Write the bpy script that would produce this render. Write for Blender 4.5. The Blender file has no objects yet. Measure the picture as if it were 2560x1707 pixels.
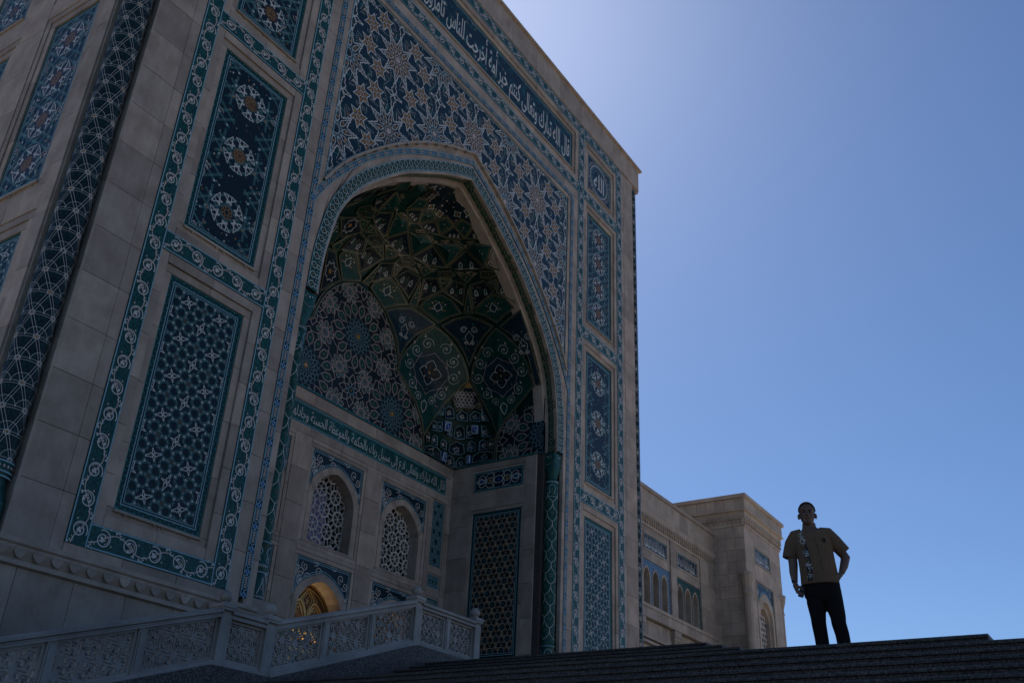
import bpy, math, random
import numpy as np
from mathutils import Vector, Matrix
random.seed(7)
RND = random.Random(11)
SC = bpy.context.scene
COL = SC.collection
PI = math.pi

# ------------------------------------------------------------------ camera
cam_d = bpy.data.cameras.new('camera'); cam = bpy.data.objects.new('camera', cam_d); COL.objects.link(cam)
R0 = Vector((0.54176389, -0.8393445, 0.04463974))
R1 = Vector((0.41614601, 0.22170525, -0.88185559))
R2 = Vector((0.73028377, 0.49633416, 0.46940176))
cam.matrix_world = Matrix((R0, -R1, -R2)).transposed().to_4x4()
cam_d.sensor_width = 36.0
cam_d.lens = 2420.24 / 2560.0 * 36.0
cam_d.clip_start = 0.05
cam_d.clip_end = 3000.0
SC.camera = cam

# ------------------------------------------------------------------ sky, sun, exposure
SUN_DIR = Vector((0.5196, 0.4211, 0.7435)).normalized()
SUN_EL = math.asin(SUN_DIR.z)
SUN_AZ = math.atan2(SUN_DIR.x, SUN_DIR.y)
w = bpy.data.worlds.new('World'); SC.world = w; w.use_nodes = True
nt = w.node_tree
bg = nt.nodes['Background']
sky = nt.nodes.new('ShaderNodeTexSky'); sky.sky_type = 'NISHITA'; sky.sun_disc = False
sky.sun_elevation = SUN_EL; sky.sun_rotation = SUN_AZ
sky.altitude = 400; sky.air_density = 1.0; sky.dust_density = 0.65; sky.ozone_density = 10.0
nt.links.new(sky.outputs[0], bg.inputs[0]); bg.inputs[1].default_value = 0.10
sl = bpy.data.lights.new('sun', 'SUN'); sun = bpy.data.objects.new('sun', sl); COL.objects.link(sun)
sl.energy = 5.0; sl.angle = math.radians(0.53); sl.color = (1.0, 0.95, 0.87)
sun.rotation_euler = SUN_DIR.to_track_quat('Z', 'Y').to_euler(); sun.location = (0, 0, 60)
SC.view_settings.view_transform = 'Standard'; SC.view_settings.look = 'None'
SC.view_settings.gamma = 1.0; SC.view_settings.exposure = 0.0
try: SC.view_settings.use_curve_mapping = False
except Exception: pass

# ------------------------------------------------------------------ materials
def new_mat(name):
    m = bpy.data.materials.new(name); m.use_nodes = True
    return m, m.node_tree, m.node_tree.nodes['Principled BSDF']
def pos_node(t):
    return t.nodes.new('ShaderNodeNewGeometry').outputs['Position']
def noise(t, vec, scale, detail=4, rough=.6):
    n = t.nodes.new('ShaderNodeTexNoise'); n.inputs['Scale'].default_value = scale
    n.inputs['Detail'].default_value = detail; n.inputs['Roughness'].default_value = rough
    t.links.new(vec, n.inputs['Vector']); return n.outputs['Fac']
def ramp(t, fac, stops):
    r = t.nodes.new('ShaderNodeValToRGB'); t.links.new(fac, r.inputs[0])
    e = r.color_ramp.elements
    e[0].position, e[0].color = stops[0][0], (*stops[0][1], 1)
    e[1].position, e[1].color = stops[-1][0], (*stops[-1][1], 1)
    for p, c in stops[1:-1]:
        k = e.new(p); k.color = (*c, 1)
    return r.outputs[0]
def mixc(t, fac, a, b, mode='MIX'):
    n = t.nodes.new('ShaderNodeMix'); n.data_type = 'RGBA'; n.blend_type = mode
    for s, v in ((n.inputs[0], fac), (n.inputs[6], a), (n.inputs[7], b)):
        if isinstance(v, (int, float)): s.default_value = v
        elif isinstance(v, tuple): s.default_value = (*v, 1)
        else: t.links.new(v, s)
    return n.outputs[2]
def scaled(t, vec, s):
    n = t.nodes.new('ShaderNodeVectorMath'); n.operation = 'MULTIPLY'; n.inputs[1].default_value = s
    t.links.new(vec, n.inputs[0]); return n.outputs[0]
def bump(t, bsdf, h, strength, dist=.01):
    b = t.nodes.new('ShaderNodeBump'); b.inputs['Strength'].default_value = strength; b.inputs['Distance'].default_value = dist
    t.links.new(h, b.inputs['Height']); t.links.new(b.outputs[0], bsdf.inputs['Normal'])
def stone_mat(name, c1, c2, c3, rough=.7, bumps=.25):
    m, t, b = new_mat(name); p = pos_node(t)
    n1 = noise(t, p, 1.3, 6, .62); n2 = noise(t, scaled(t, p, (5, 5, 1.2)), 1.0, 5, .7); n3 = noise(t, p, 34, 3)
    base = ramp(t, n1, [(.32, tuple(x * .98 for x in c1)), (.5, c2), (.66, c3)])
    st = ramp(t, n2, [(.36, (.78, .76, .74)), (.60, (1, 1, 1))])
    base = mixc(t, .55, base, st, 'MULTIPLY')
    oi = t.nodes.new('ShaderNodeObjectInfo')
    tone = ramp(t, oi.outputs['Random'], [(0, (.76, .74, .72)), (.5, (.95, .94, .93)), (1, (1.10, 1.06, 1.02))])
    base = mixc(t, 1.0, base, tone, 'MULTIPLY')
    pit = ramp(t, n3, [(.33, (.72, .70, .68)), (.45, (1, 1, 1))])
    base = mixc(t, .5, base, pit, 'MULTIPLY')
    t.links.new(base, b.inputs['Base Color']); b.inputs['Roughness'].default_value = rough
    bump(t, b, n3, bumps, .006)
    return m
def tile_mat(name, c1, c2, scale=22, rough=.34, spec=.22, cells=55):
    m, t, b = new_mat(name); p = pos_node(t)
    n1 = noise(t, p, scale, 3, .55)
    base = ramp(t, n1, [(.40, c1), (.60, c2)])
    v = t.nodes.new('ShaderNodeTexVoronoi'); v.inputs['Scale'].default_value = cells; t.links.new(p, v.inputs['Vector'])
    var = ramp(t, v.outputs['Color'], [(0, (.78, .78, .78)), (1, (1.2, 1.2, 1.2))])
    base = mixc(t, 1.0, base, var, 'MULTIPLY')
    wear = ramp(t, noise(t, p, .9, 5), [(.3, (.85, .85, .85)), (.65, (1.1, 1.1, 1.1))])
    base = mixc(t, 1.0, base, wear, 'MULTIPLY')
    t.links.new(base, b.inputs['Base Color']); b.inputs['Roughness'].default_value = rough
    b.inputs['Specular IOR Level'].default_value = spec
    bump(t, b, v.outputs['Distance'], .12, .003)
    return m
def plain_mat(name, c, rough=.4, metal=0., var=.15, scale=9, spec=.25):
    m, t, b = new_mat(name); p = pos_node(t)
    n1 = noise(t, p, scale, 4)
    lo = tuple(x * (1 - var) for x in c); hi = tuple(min(1, x * (1 + var)) for x in c)
    t.links.new(ramp(t, n1, [(.3, lo), (.7, hi)]), b.inputs['Base Color'])
    b.inputs['Roughness'].default_value = rough; b.inputs['Metallic'].default_value = metal; b.inputs['Specular IOR Level'].default_value = spec
    return m
def emit_mat(name, c, s):
    m, t, b = new_mat(name)
    b.inputs['Base Color'].default_value = (*c, 1); b.inputs['Emission Color'].default_value = (*c, 1)
    b.inputs['Emission Strength'].default_value = s
    return m
def granite_mat(name, cs, rough=.55):
    m, t, b = new_mat(name); p = pos_node(t)
    a = noise(t, p, 46, 2, .5); c = noise(t, p, 130, 2, .5); d = noise(t, p, 2.2, 5)
    base = ramp(t, a, [(.34, cs[0]), (.47, cs[1]), (.56, cs[2]), (.68, cs[3])])
    sp = ramp(t, c, [(.36, (.45, .45, .45)), (.5, (1, 1, 1)), (.66, (1.5, 1.45, 1.4))])
    base = mixc(t, .8, base, sp, 'MULTIPLY')
    oi = t.nodes.new('ShaderNodeObjectInfo')
    base = mixc(t, 1., base, ramp(t, oi.outputs['Random'], [(0, (.8, .8, .8)), (1, (1.12, 1.1, 1.08))]), 'MULTIPLY')
    base = mixc(t, 1., base, ramp(t, d, [(.3, (.75, .75, .75)), (.65, (1.05, 1.05, 1.05))]), 'MULTIPLY')
    t.links.new(base, b.inputs['Base Color']); b.inputs['Roughness'].default_value = rough; b.inputs['Specular IOR Level'].default_value = .25
    bump(t, b, c, .3, .004)
    return m

M = {}
M['stone'] = stone_mat('travertine', (.30, .235, .19), (.385, .31, .255), (.45, .37, .31))
M['stone2'] = stone_mat('limestone', (.32, .265, .215), (.39, .325, .27), (.45, .38, .315))
M['marble'] = stone_mat('carved_marble', (.26, .22, .195), (.33, .285, .255), (.40, .35, .315), .5, .15)
M['plaza'] = stone_mat('light_paving', (.42, .35, .28), (.50, .42, .34), (.55, .47, .38), .7)
M['joint'] = plain_mat('joint_mortar', (.06, .05, .045), .9)
M['granite'] = granite_mat('granite', [(.018, .016, .015), (.05, .042, .036), (.085, .068, .058), (.15, .12, .105)])
M['granite_pink'] = granite_mat('granite_pink', [(.03, .026, .024), (.085, .068, .062), (.14, .11, .098), (.26, .21, .185)])
M['teal'] = tile_mat('teal_tile', (.004, .038, .036), (.012, .090, .082))
M['teal_d'] = tile_mat('deep_teal_tile', (.004, .022, .024), (.010, .052, .050))
M['navy'] = tile_mat('navy_tile', (.004, .011, .022), (.009, .030, .044), 26)
M['navyfl'] = tile_mat('flowered_navy_tile', (.005, .010, .026), (.007, .040, .050), 17)
M['night'] = tile_mat('night_blue_tile', (.004, .007, .013), (.008, .022, .028), 20)
M['green'] = tile_mat('green_tile', (.003, .038, .029), (.008, .078, .058), 14)
M['cobalt'] = tile_mat('cobalt_tile', (.008, .05, .23), (.015, .09, .34), 18)
M['white'] = plain_mat('white_glaze', (.56, .55, .52), .3, 0, .1, 30)
M['sky'] = plain_mat('light_blue_glaze', (.22, .38, .43), .3, 0, .15, 30)
M['turq'] = plain_mat('turquoise_glaze', (.012, .15, .16), .3, 0, .2, 30)
M['gold'] = plain_mat('ochre_glaze', (.30, .155, .045), .35, 0, .3, 20)
M['pink'] = plain_mat('pink_glaze', (.50, .40, .36), .35, 0, .2, 20)
M['rib'] = tile_mat('dark_green_rib', (.003, .020, .016), (.006, .036, .028), 20)
M['vgreen'] = tile_mat('vault_green_tile', (.003, .030, .025), (.006, .058, .046), 12)
M['gilt'] = plain_mat('gilt_edge', (.36, .29, .19), .35, .2, .2, 15)
M['brown'] = plain_mat('brown_glaze', (.085, .045, .02), .35, 0, .3, 20)
M['goldmetal'] = plain_mat('gilded_carving', (.46, .31, .12), .38, .75, .25, 14)
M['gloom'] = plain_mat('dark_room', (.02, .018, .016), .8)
M['wood'] = plain_mat('dark_wood', (.10, .045, .018), .5, 0, .3, 6)
m, t, b = new_mat('window_glass'); b.inputs['Base Color'].default_value = (.012, .014, .02, 1); b.inputs['Roughness'].default_value = .06
b.inputs['Specular IOR Level'].default_value = .9; M['glass'] = m
M['lilac'] = plain_mat('lilac_reflection_paint', (.26, .26, .42), .5)  # sky reflection in window glass, put in as a base colour
M['lattice'] = stone_mat('pale_lattice', (.46, .43, .40), (.54, .51, .48), (.60, .57, .54), .5, .1)
M['bounce_absorber'] = plain_mat('bounce_absorber', (.035, .055, .018), .9, 0, .5, 3)  # dark green for the added sheet that soaks up ground bounce
M['gilt2'] = plain_mat('thin_gilt', (.26, .22, .13), .35, .1, .25, 15)
M['metal'] = plain_mat('grey_metal', (.35, .33, .30), .45, .6)
M['bulb'] = emit_mat('lit_crystal', (1., .86, .62), 4)
M['glow'] = emit_mat('warm_tube', (1., .42, .10), 1.0)

# ------------------------------------------------------------------ object helpers
def tag(o, label=None, cat=None, group=None, kind=None):
    if label: o['label'] = label
    if cat: o['category'] = cat
    if group: o['group'] = group
    if kind: o['kind'] = kind
    return o
def empty(name, loc, label, cat, group=None):
    o = bpy.data.objects.new(name, None); COL.objects.link(o); o.location = loc
    o.empty_display_size = .3
    return tag(o, label, cat, group)
WORLD = {}
def attach(o, parent):
    if parent is None: return o
    o.parent = parent
    if parent.type == 'EMPTY' and parent.parent is None:
        o.matrix_parent_inverse = Matrix.Translation(-Vector(parent.location))
    elif parent.name in WORLD:
        o.matrix_parent_inverse = WORLD[parent.name].inverted()
    return o
class MB:
    def __init__(s): s.v = []; s.f = []; s.m = []
    def poly(s, pts, mi=0):
        k = len(s.v); s.v.extend([tuple(p) for p in pts]); s.f.append(tuple(range(k, k + len(pts)))); s.m.append(mi)
    def grid(s, rows, mi=0, closed=False):
        k = len(s.v); n = len(rows[0])
        for r in rows: s.v.extend([tuple(p) for p in r])
        for i in range(len(rows) - 1):
            for j in range(n if closed else n - 1):
                a = k + i * n + j; b2 = k + i * n + (j + 1) % n
                s.f.append((a, b2, b2 + n, a + n)); s.m.append(mi)
    def box(s, c0, c1, mi=0):
        x0, y0, z0 = c0; x1, y1, z1 = c1
        P = [(x0,y0,z0),(x1,y0,z0),(x1,y1,z0),(x0,y1,z0),(x0,y0,z1),(x1,y0,z1),(x1,y1,z1),(x0,y1,z1)]
        k = len(s.v); s.v.extend(P)
        for q in ((0,3,2,1),(4,5,6,7),(0,1,5,4),(1,2,6,5),(2,3,7,6),(3,0,4,7)):
            s.f.append(tuple(k + i for i in q)); s.m.append(mi)
    def fbox(s, F, a0, a1, b0, b1, h0, h1, mi=0):
        P = [F(a0,b0,h0),F(a1,b0,h0),F(a1,b1,h0),F(a0,b1,h0),F(a0,b0,h1),F(a1,b0,h1),F(a1,b1,h1),F(a0,b1,h1)]
        k = len(s.v); s.v.extend([tuple(p) for p in P])
        for q in ((0,3,2,1),(4,5,6,7),(0,1,5,4),(1,2,6,5),(2,3,7,6),(3,0,4,7)):
            s.f.append(tuple(k + i for i in q)); s.m.append(mi)
    def prism(s, F, pts, h0, h1, mi=0):
        n = len(pts); k = len(s.v)
        s.v.extend([tuple(F(a, b, h0)) for a, b in pts]); s.v.extend([tuple(F(a, b, h1)) for a, b in pts])
        s.f.append(tuple(range(k + n, k + 2 * n))); s.m.append(mi)
        s.f.append(tuple(range(k + n - 1, k - 1, -1))); s.m.append(mi)
        for i in range(n):
            j = (i + 1) % n
            s.f.append((k + i, k + j, k + n + j, k + n + i)); s.m.append(mi)
    def lathe(s, c, prof, n=24, mi=0, a0=0, a1=2 * PI):
        full = abs(a1 - a0 - 2 * PI) < 1e-6
        cnt = n if full else n + 1
        rows = [[(c[0] + r * math.cos(a0 + (a1 - a0) * j / n), c[1] + r * math.sin(a0 + (a1 - a0) * j / n), c[2] + z) for j in range(cnt)] for r, z in prof]
        s.grid(rows, mi, full)
    def mesh(s, name, mats, smooth=False):
        me = bpy.data.meshes.new(name); me.from_pydata(s.v, [], s.f)
        for mm in mats: me.materials.append(M[mm] if isinstance(mm, str) else mm)
        if len(mats) > 1: me.polygons.foreach_set('material_index', s.m)
        if smooth: me.polygons.foreach_set('use_smooth', [True] * len(s.f))
        me.update(); return me
    def build(s, name, mats, parent=None, smooth=False, kind=None):
        if isinstance(mats, str): mats = [mats]
        o = bpy.data.objects.new(name, s.mesh(name, mats, smooth)); COL.objects.link(o)
        attach(o, parent)
        if kind: o['kind'] = kind
        return o
_cubes = {}
def cube_mesh(mat):
    if mat not in _cubes:
        b = MB(); b.box((0, 0, 0), (1, 1, 1)); _cubes[mat] = b.mesh('block', [mat])
    return _cubes[mat]
class Frame:
    """plane frame: a along ex, b along ey, h along the outward normal"""
    def __init__(s, o, ex, ey, n): s.o, s.ex, s.ey, s.n = Vector(o), Vector(ex), Vector(ey), Vector(n)
    def __call__(s, a, b, h=0.): return s.o + s.ex * a + s.ey * b + s.n * h
def slab(F, a0, a1, b0, b1, h0, h1, parent, name='stone_slab', mat='stone', gap=.006, jit=.003):
    h1 += RND.uniform(-jit, jit)
    o = bpy.data.objects.new(name, cube_mesh(mat)); COL.objects.link(o)
    p = F(a0 + gap, b0 + gap, h0)
    ex, ey, n = F.ex * (a1 - a0 - 2 * gap), F.ey * (b1 - b0 - 2 * gap), F.n * (h1 - h0)
    mw = Matrix(((ex.x, ey.x, n.x, p.x), (ex.y, ey.y, n.y, p.y), (ex.z, ey.z, n.z, p.z), (0, 0, 0, 1)))
    o.parent = parent
    o.matrix_basis = mw
    if parent.type == 'EMPTY': o.matrix_parent_inverse = Matrix.Translation(-Vector(parent.location))
    return o
def splits(a, b, step, off=0):
    n = max(1, round((b - a) / step)); return [a + (b - a) * i / n for i in range(n + 1)]
def course(F, a0, a1, b0, b1, stepa, stepb, h0, h1, parent, name='stone_slab', mat='stone', stagger=True, gap=.006):
    zs = splits(b0, b1, stepb)
    for i in range(len(zs) - 1):
        xs = splits(a0, a1, stepa)
        if stagger and i % 2 and len(xs) > 2:
            d = xs[1] - xs[0]; xs = [a0] + [a0 + d * (k + .5) for k in range(len(xs) - 1)] + [a1]
        for j in range(len(xs) - 1):
            slab(F, xs[j], xs[j + 1], zs[i], zs[i + 1], h0, h1, parent, name, mat, gap)
def frame_slabs(F, a0, a1, b0, b1, w, h0, h1, parent, step=1.2, name='frame_slab', mat='stone'):
    """a picture frame of slabs lying outside the rectangle by w"""
    for x0, x1 in zip(splits(a0 - w, a1 + w, step)[:-1], splits(a0 - w, a1 + w, step)[1:]):
        slab(F, x0, x1, b1, b1 + w, h0, h1, parent, name, mat); slab(F, x0, x1, b0 - w, b0, h0, h1, parent, name, mat)
    for z0, z1 in zip(splits(b0, b1, step)[:-1], splits(b0, b1, step)[1:]):
        slab(F, a0 - w, a0, z0, z1, h0, h1, parent, name, mat); slab(F, a1, a1 + w, z0, z1, h0, h1, parent, name, mat)

# ------------------------------------------------------------------ flat pattern tools
_hk = [0]
def next_h():
    _hk[0] = (_hk[0] + 1) % 9
    return _hk[0] * .0006
def clip_seg(p, q, poly):
    """Cyrus-Beck against a convex counter-clockwise polygon"""
    t0, t1 = 0., 1.; dx, dy = q[0] - p[0], q[1] - p[1]
    for i in range(len(poly)):
        a, b = poly[i], poly[(i + 1) % len(poly)]
        nx, ny = -(b[1] - a[1]), b[0] - a[0]
        num = nx * (p[0] - a[0]) + ny * (p[1] - a[1]); den = nx * dx + ny * dy
        if abs(den) < 1e-12:
            if num < 0: return None
        else:
            t = -num / den
            if den > 0: t0 = max(t0, t)
            else: t1 = min(t1, t)
    if t0 >= t1 - 1e-9: return None
    return (p[0] + dx * t0, p[1] + dy * t0), (p[0] + dx * t1, p[1] + dy * t1)
def rect(a0, a1, b0, b1): return [(a0, b0), (a1, b0), (a1, b1), (a0, b1)]
def runs(pts, clip):
    """split a polyline into the runs inside clip (convex polygon, or a test function)"""
    out = []; cur = []
    if callable(clip):
        for i in range(len(pts) - 1):
            p, q = pts[i], pts[i + 1]
            L = math.hypot(q[0] - p[0], q[1] - p[1]); n = max(1, int(L / .05))
            for k in range(n):
                a = (p[0] + (q[0] - p[0]) * k / n, p[1] + (q[1] - p[1]) * k / n); b = (p[0] + (q[0] - p[0]) * (k + 1) / n, p[1] + (q[1] - p[1]) * (k + 1) / n)
                if clip((a[0] + b[0]) / 2, (a[1] + b[1]) / 2):
                    if not cur: cur = [a]
                    if k == n - 1: cur.append(b)
                    last = b
                else:
                    if cur:
                        if cur[-1] != a: cur.append(a)
                        if len(cur) > 1: out.append(cur)
                        cur = []
        if len(cur) > 1: out.append(cur)
        return out
    for i in range(len(pts) - 1):
        c = clip_seg(pts[i], pts[i + 1], clip)
        if c is None:
            if len(cur) > 1: out.append(cur)
            cur = []; continue
        a, b = c
        if cur and abs(cur[-1][0] - a[0]) + abs(cur[-1][1] - a[1]) < 1e-7: cur.append(b)
        else:
            if len(cur) > 1: out.append(cur)
            cur = [a, b]
    if len(cur) > 1: out.append(cur)
    return out
def ribbon(mb, F, pts, wd, h, mi=0, closed=False, depth=0, maxseg=None):
    if maxseg:
        q = [pts[0]]
        for a, b in zip(pts[:-1], pts[1:]):
            n = max(1, int(math.hypot(b[0] - a[0], b[1] - a[1]) / maxseg + .999))
            q += [(a[0] + (b[0] - a[0]) * k / n, a[1] + (b[1] - a[1]) * k / n) for k in range(1, n + 1)]
        pts = q
    n = len(pts)
    if closed and abs(pts[0][0] - pts[-1][0]) + abs(pts[0][1] - pts[-1][1]) < 1e-7: pts = pts[:-1]; n -= 1
    if n < 2: return
    L = []; Rr = []
    for i in range(n):
        p = pts[i]
        a = pts[i - 1] if (i > 0 or closed) else None
        b = pts[(i + 1) % n] if (i < n - 1 or closed) else None
        def nrm(u, v):
            dx, dy = v[0] - u[0], v[1] - u[1]; l = math.hypot(dx, dy) or 1e-9
            return -dy / l, dx / l
        if a is None: nx, ny = nrm(p, b); k = 1
        elif b is None: nx, ny = nrm(a, p); k = 1
        else:
            n1 = nrm(a, p); n2 = nrm(p, b); nx, ny = n1[0] + n2[0], n1[1] + n2[1]; l = math.hypot(nx, ny)
            if l < .35: nx, ny = n2; k = 1
            else: nx, ny = nx / l, ny / l; k = min(2.2, 1 / max(.2, nx * n2[0] + ny * n2[1]))
        L.append((p[0] + nx * wd / 2 * k, p[1] + ny * wd / 2 * k)); Rr.append((p[0] - nx * wd / 2 * k, p[1] - ny * wd / 2 * k))
    k0 = len(mb.v)
    for (la, lb), (ra, rb) in zip(L, Rr):
        mb.v.append(tuple(F(ra, rb, h))); mb.v.append(tuple(F(la, lb, h)))
    m = n if closed else n - 1
    for i in range(m):
        j = (i + 1) % n
        mb.f.append((k0 + 2 * i, k0 + 2 * j, k0 + 2 * j + 1, k0 + 2 * i + 1)); mb.m.append(mi)
    if depth:
        k1 = len(mb.v)
        for (la, lb), (ra, rb) in zip(L, Rr):
            mb.v.append(tuple(F(ra, rb, h - depth))); mb.v.append(tuple(F(la, lb, h - depth)))
        for i in range(m):
            j = (i + 1) % n
            mb.f.append((k0 + 2 * i, k1 + 2 * i, k1 + 2 * j, k0 + 2 * j)); mb.m.append(mi)
            mb.f.append((k0 + 2 * i + 1, k0 + 2 * j + 1, k1 + 2 * j + 1, k1 + 2 * i + 1)); mb.m.append(mi)
            mb.f.append((k1 + 2 * i, k1 + 2 * i + 1, k1 + 2 * j + 1, k1 + 2 * j)); mb.m.append(mi)
class Pat:
    """list of strokes and fills in flat coordinates"""
    def __init__(s): s.items = []; s.mats = []
    def mi(s, m):
        if m not in s.mats: s.mats.append(m)
        return s.mats.index(m)
    def line(s, pts, w, m='white', closed=False, lay=3):
        pts = list(pts)
        if closed: pts = pts + [pts[0]]
        s.items.append(('r', pts, w, s.mi(m), closed, lay))
    def fill(s, pts, m, lay=1): s.items.append(('p', list(pts), 0, s.mi(m), False, lay))
    def dot(s, x, y, r, m='white', n=6, lay=3, a0=0):
        s.fill([(x + r * math.cos(a0 + 2 * PI * k / n), y + r * math.sin(a0 + 2 * PI * k / n)) for k in range(n)], m, lay)
    def dots(s, p, q, step, r, m='pink', lay=3, n=4, ends=True):
        L = math.hypot(q[0] - p[0], q[1] - p[1]); k = max(1, int(L / step))
        a = math.atan2(q[1] - p[1], q[0] - p[0])
        for i in range(k):
            t = (i + .5) / k
            s.dot(p[0] + (q[0] - p[0]) * t, p[1] + (q[1] - p[1]) * t, r, m, n, lay, a + PI / 4)
    def emit(s, F, name, parent, clip=None, h=.003, maxseg=None, kind='stuff', depth=0):
        mb = MB()
        for ty, pts, wd, mi, cl, lay in s.items:
            hh = h + lay * .0022 + next_h() * .5
            if ty == 'r':
                if clip is None: ribbon(mb, F, pts, wd, hh, mi, cl, depth, maxseg)
                else:
                    for r in runs(pts, clip):
                        full = cl and len(r) == len(pts)
                        ribbon(mb, F, r, wd, hh, mi, full, depth, maxseg)
            else:
                if clip is not None:
                    if callable(clip):
                        if not all(clip(*p) for p in pts): continue
                    else:
                        pts = clip_poly(pts, clip)
                        if len(pts) < 3: continue
                if depth: mb.prism(F, pts, hh - depth, hh, mi)
                elif max(p_[0] for p_ in pts) - min(p_[0] for p_ in pts) > .5 and maxseg:
                    mx, my = sum(p_[0] for p_ in pts) / len(pts), sum(p_[1] for p_ in pts) / len(pts); prev = None
                    cyc = []
                    for i_ in range(len(pts)):
                        p_, q_ = pts[i_], pts[(i_ + 1) % len(pts)]; cyc += [p_, ((p_[0] + q_[0]) / 2, (p_[1] + q_[1]) / 2)]
                    rows_ = [[F(mx + (a - mx) * k_, my + (c - my) * k_, hh) for a, c in cyc] for k_ in (.02, .25, .5, .75, 1)]
                    mb.grid(rows_, mi, True)
                else: mb.poly([F(a, b, hh) for a, b in pts], mi)
        if not mb.f: return None
        return mb.build(name, s.mats, parent, kind=kind)
def clip_poly(pts, poly):
    out = list(pts)
    for i in range(len(poly)):
        a, b = poly[i], poly[(i + 1) % len(poly)]
        nx, ny = -(b[1] - a[1]), b[0] - a[0]
        d = lambda p: nx * (p[0] - a[0]) + ny * (p[1] - a[1])
        res = []
        for j in range(len(out)):
            p, q = out[j], out[(j + 1) % len(out)]; dp, dq = d(p), d(q)
            if dp >= 0: res.append(p)
            if (dp > 0) != (dq > 0) and abs(dp - dq) > 1e-12:
                t = dp / (dp - dq); res.append((p[0] + (q[0] - p[0]) * t, p[1] + (q[1] - p[1]) * t))
        out = res
        if len(out) < 3: return []
    return out
def circ(x, y, r, n=16, a0=0, a1=2 * PI):
    return [(x + r * math.cos(a0 + (a1 - a0) * k / n), y + r * math.sin(a0 + (a1 - a0) * k / n)) for k in range(n + (0 if abs(a1 - a0 - 2 * PI) < 1e-6 else 1))]
def spiral(x, y, r0, r1, a0, turns, n=14):
    return [(x + (r0 + (r1 - r0) * k / n) * math.cos(a0 + turns * 2 * PI * k / n), y + (r0 + (r1 - r0) * k / n) * math.sin(a0 + turns * 2 * PI * k / n)) for k in range(n + 1)]
def ngon(x, y, r, n, a0=0): return circ(x, y, r, n, a0, a0 + 2 * PI)
def star(x, y, r1, r2, n, a0=0):
    return [(x + (r1 if k % 2 == 0 else r2) * math.cos(a0 + PI * k / n), y + (r1 if k % 2 == 0 else r2) * math.sin(a0 + PI * k / n)) for k in range(2 * n)]
def leaf(P, x, y, ang, L, wd, m='white', lay=3):
    c, s = math.cos(ang), math.sin(ang)
    pts = [(0, 0), (L * .35, wd / 2), (L, 0), (L * .35, -wd / 2)]
    P.fill([(x + a * c - b * s, y + a * s + b * c) for a, b in pts], m, lay)

def scroll_band(L, wd, p=.60, edge='sky', col='white', lw=.023):
    """running vine for a tile border: s along 0..L, t across 0..wd"""
    P = Pat(); n = max(2, round(L / p)); p = L / n
    P.line([(0, .022), (L, .022)], .028, edge); P.line([(0, wd - .022), (L, wd - .022)], .028, edge)
    stem = []
    for i in range(n * 8 + 1):
        s_ = i * p / 8; stem.append((s_, wd / 2 - .27 * wd * math.cos(PI * s_ / p)))
    P.line(stem, lw, 'pink')
    for k in range(n):
        x = (k + .5) * p; sg = 1 if k % 2 else -1
        a0 = PI / 2 * -sg
        y = wd / 2
        P.line(spiral(x, y, .385 * wd, .17 * wd, a0 + PI * .15, 1.2 * sg, 18), lw, col)
        P.line(spiral(x + .08 * p, y - .02 * sg, .22 * wd, .05 * wd, a0 + PI, -.7 * sg, 8), lw * .8, 'pink')
        leaf(P, x - .12 * p, y + .08 * wd, .5 * sg, .26 * wd, .13 * wd, col); leaf(P, x - .08 * p, y - .12 * wd, -.5 * sg, .24 * wd, .12 * wd, col); P.dot(x + .33 * p, y + sg * .2 * wd, .022, 'pink', 5); leaf(P, x + .2 * p, y - sg * .40 * wd, 1.2, .14 * wd, .08 * wd, col); leaf(P, x + .1 * p, y, PI - .6 * sg, .16 * wd, .1 * wd, 'pink')
        leaf(P, x + .4 * p, wd / 2 - sg * .33 * wd, -sg * .7, .18 * wd, .1 * wd, col)
        leaf(P, x - .42 * p, wd / 2 + sg * .36 * wd, sg * 2.3, .16 * wd, .09 * wd, col)
        P.line(spiral(x - .36 * p, wd / 2 + sg * .3 * wd, .13 * wd, .04 * wd, 0, -.8 * sg, 6), lw * .7, col)
    return P
def chain_band(L, wd, p=.52):
    P = Pat(); n = max(1, round(L / p)); p = L / n
    for t_ in (.014, wd - .014): P.line([(0, t_), (L, t_)], .018, 'sky')
    c = wd / 2; q = wd * .30
    for k in range(n):
        x = k * p
        P.fill([(x - .01, c), (x + .035, c + q), (x + .085, c + q), (x + .13, c), (x + .085, c - q), (x + .035, c - q)], 'cobalt', 2)
        P.line([(x + .03, c - q - .005), (x + .13, c), (x + .03, c + q + .005)], .016, 'sky'); P.line([(x + .09, c - q), (x - .01, c), (x + .09, c + q)], .016, 'sky')
        P.line([(x + .15, c), (x + .19, c + q), (x + p - .05, c + q), (x + p - .012, c), (x + p - .05, c - q), (x + .19, c - q)], .018, 'sky', True)
        m_ = 5
        for i in range(m_):
            xx = x + .205 + (p - .26) * (i + .5) / m_
            P.fill([(xx - .016, c - q * .5), (xx + .016, c - q * .5), (xx + .016, c + q * .5), (xx - .016, c + q * .5)], 'pink', 3)
    return P
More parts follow.
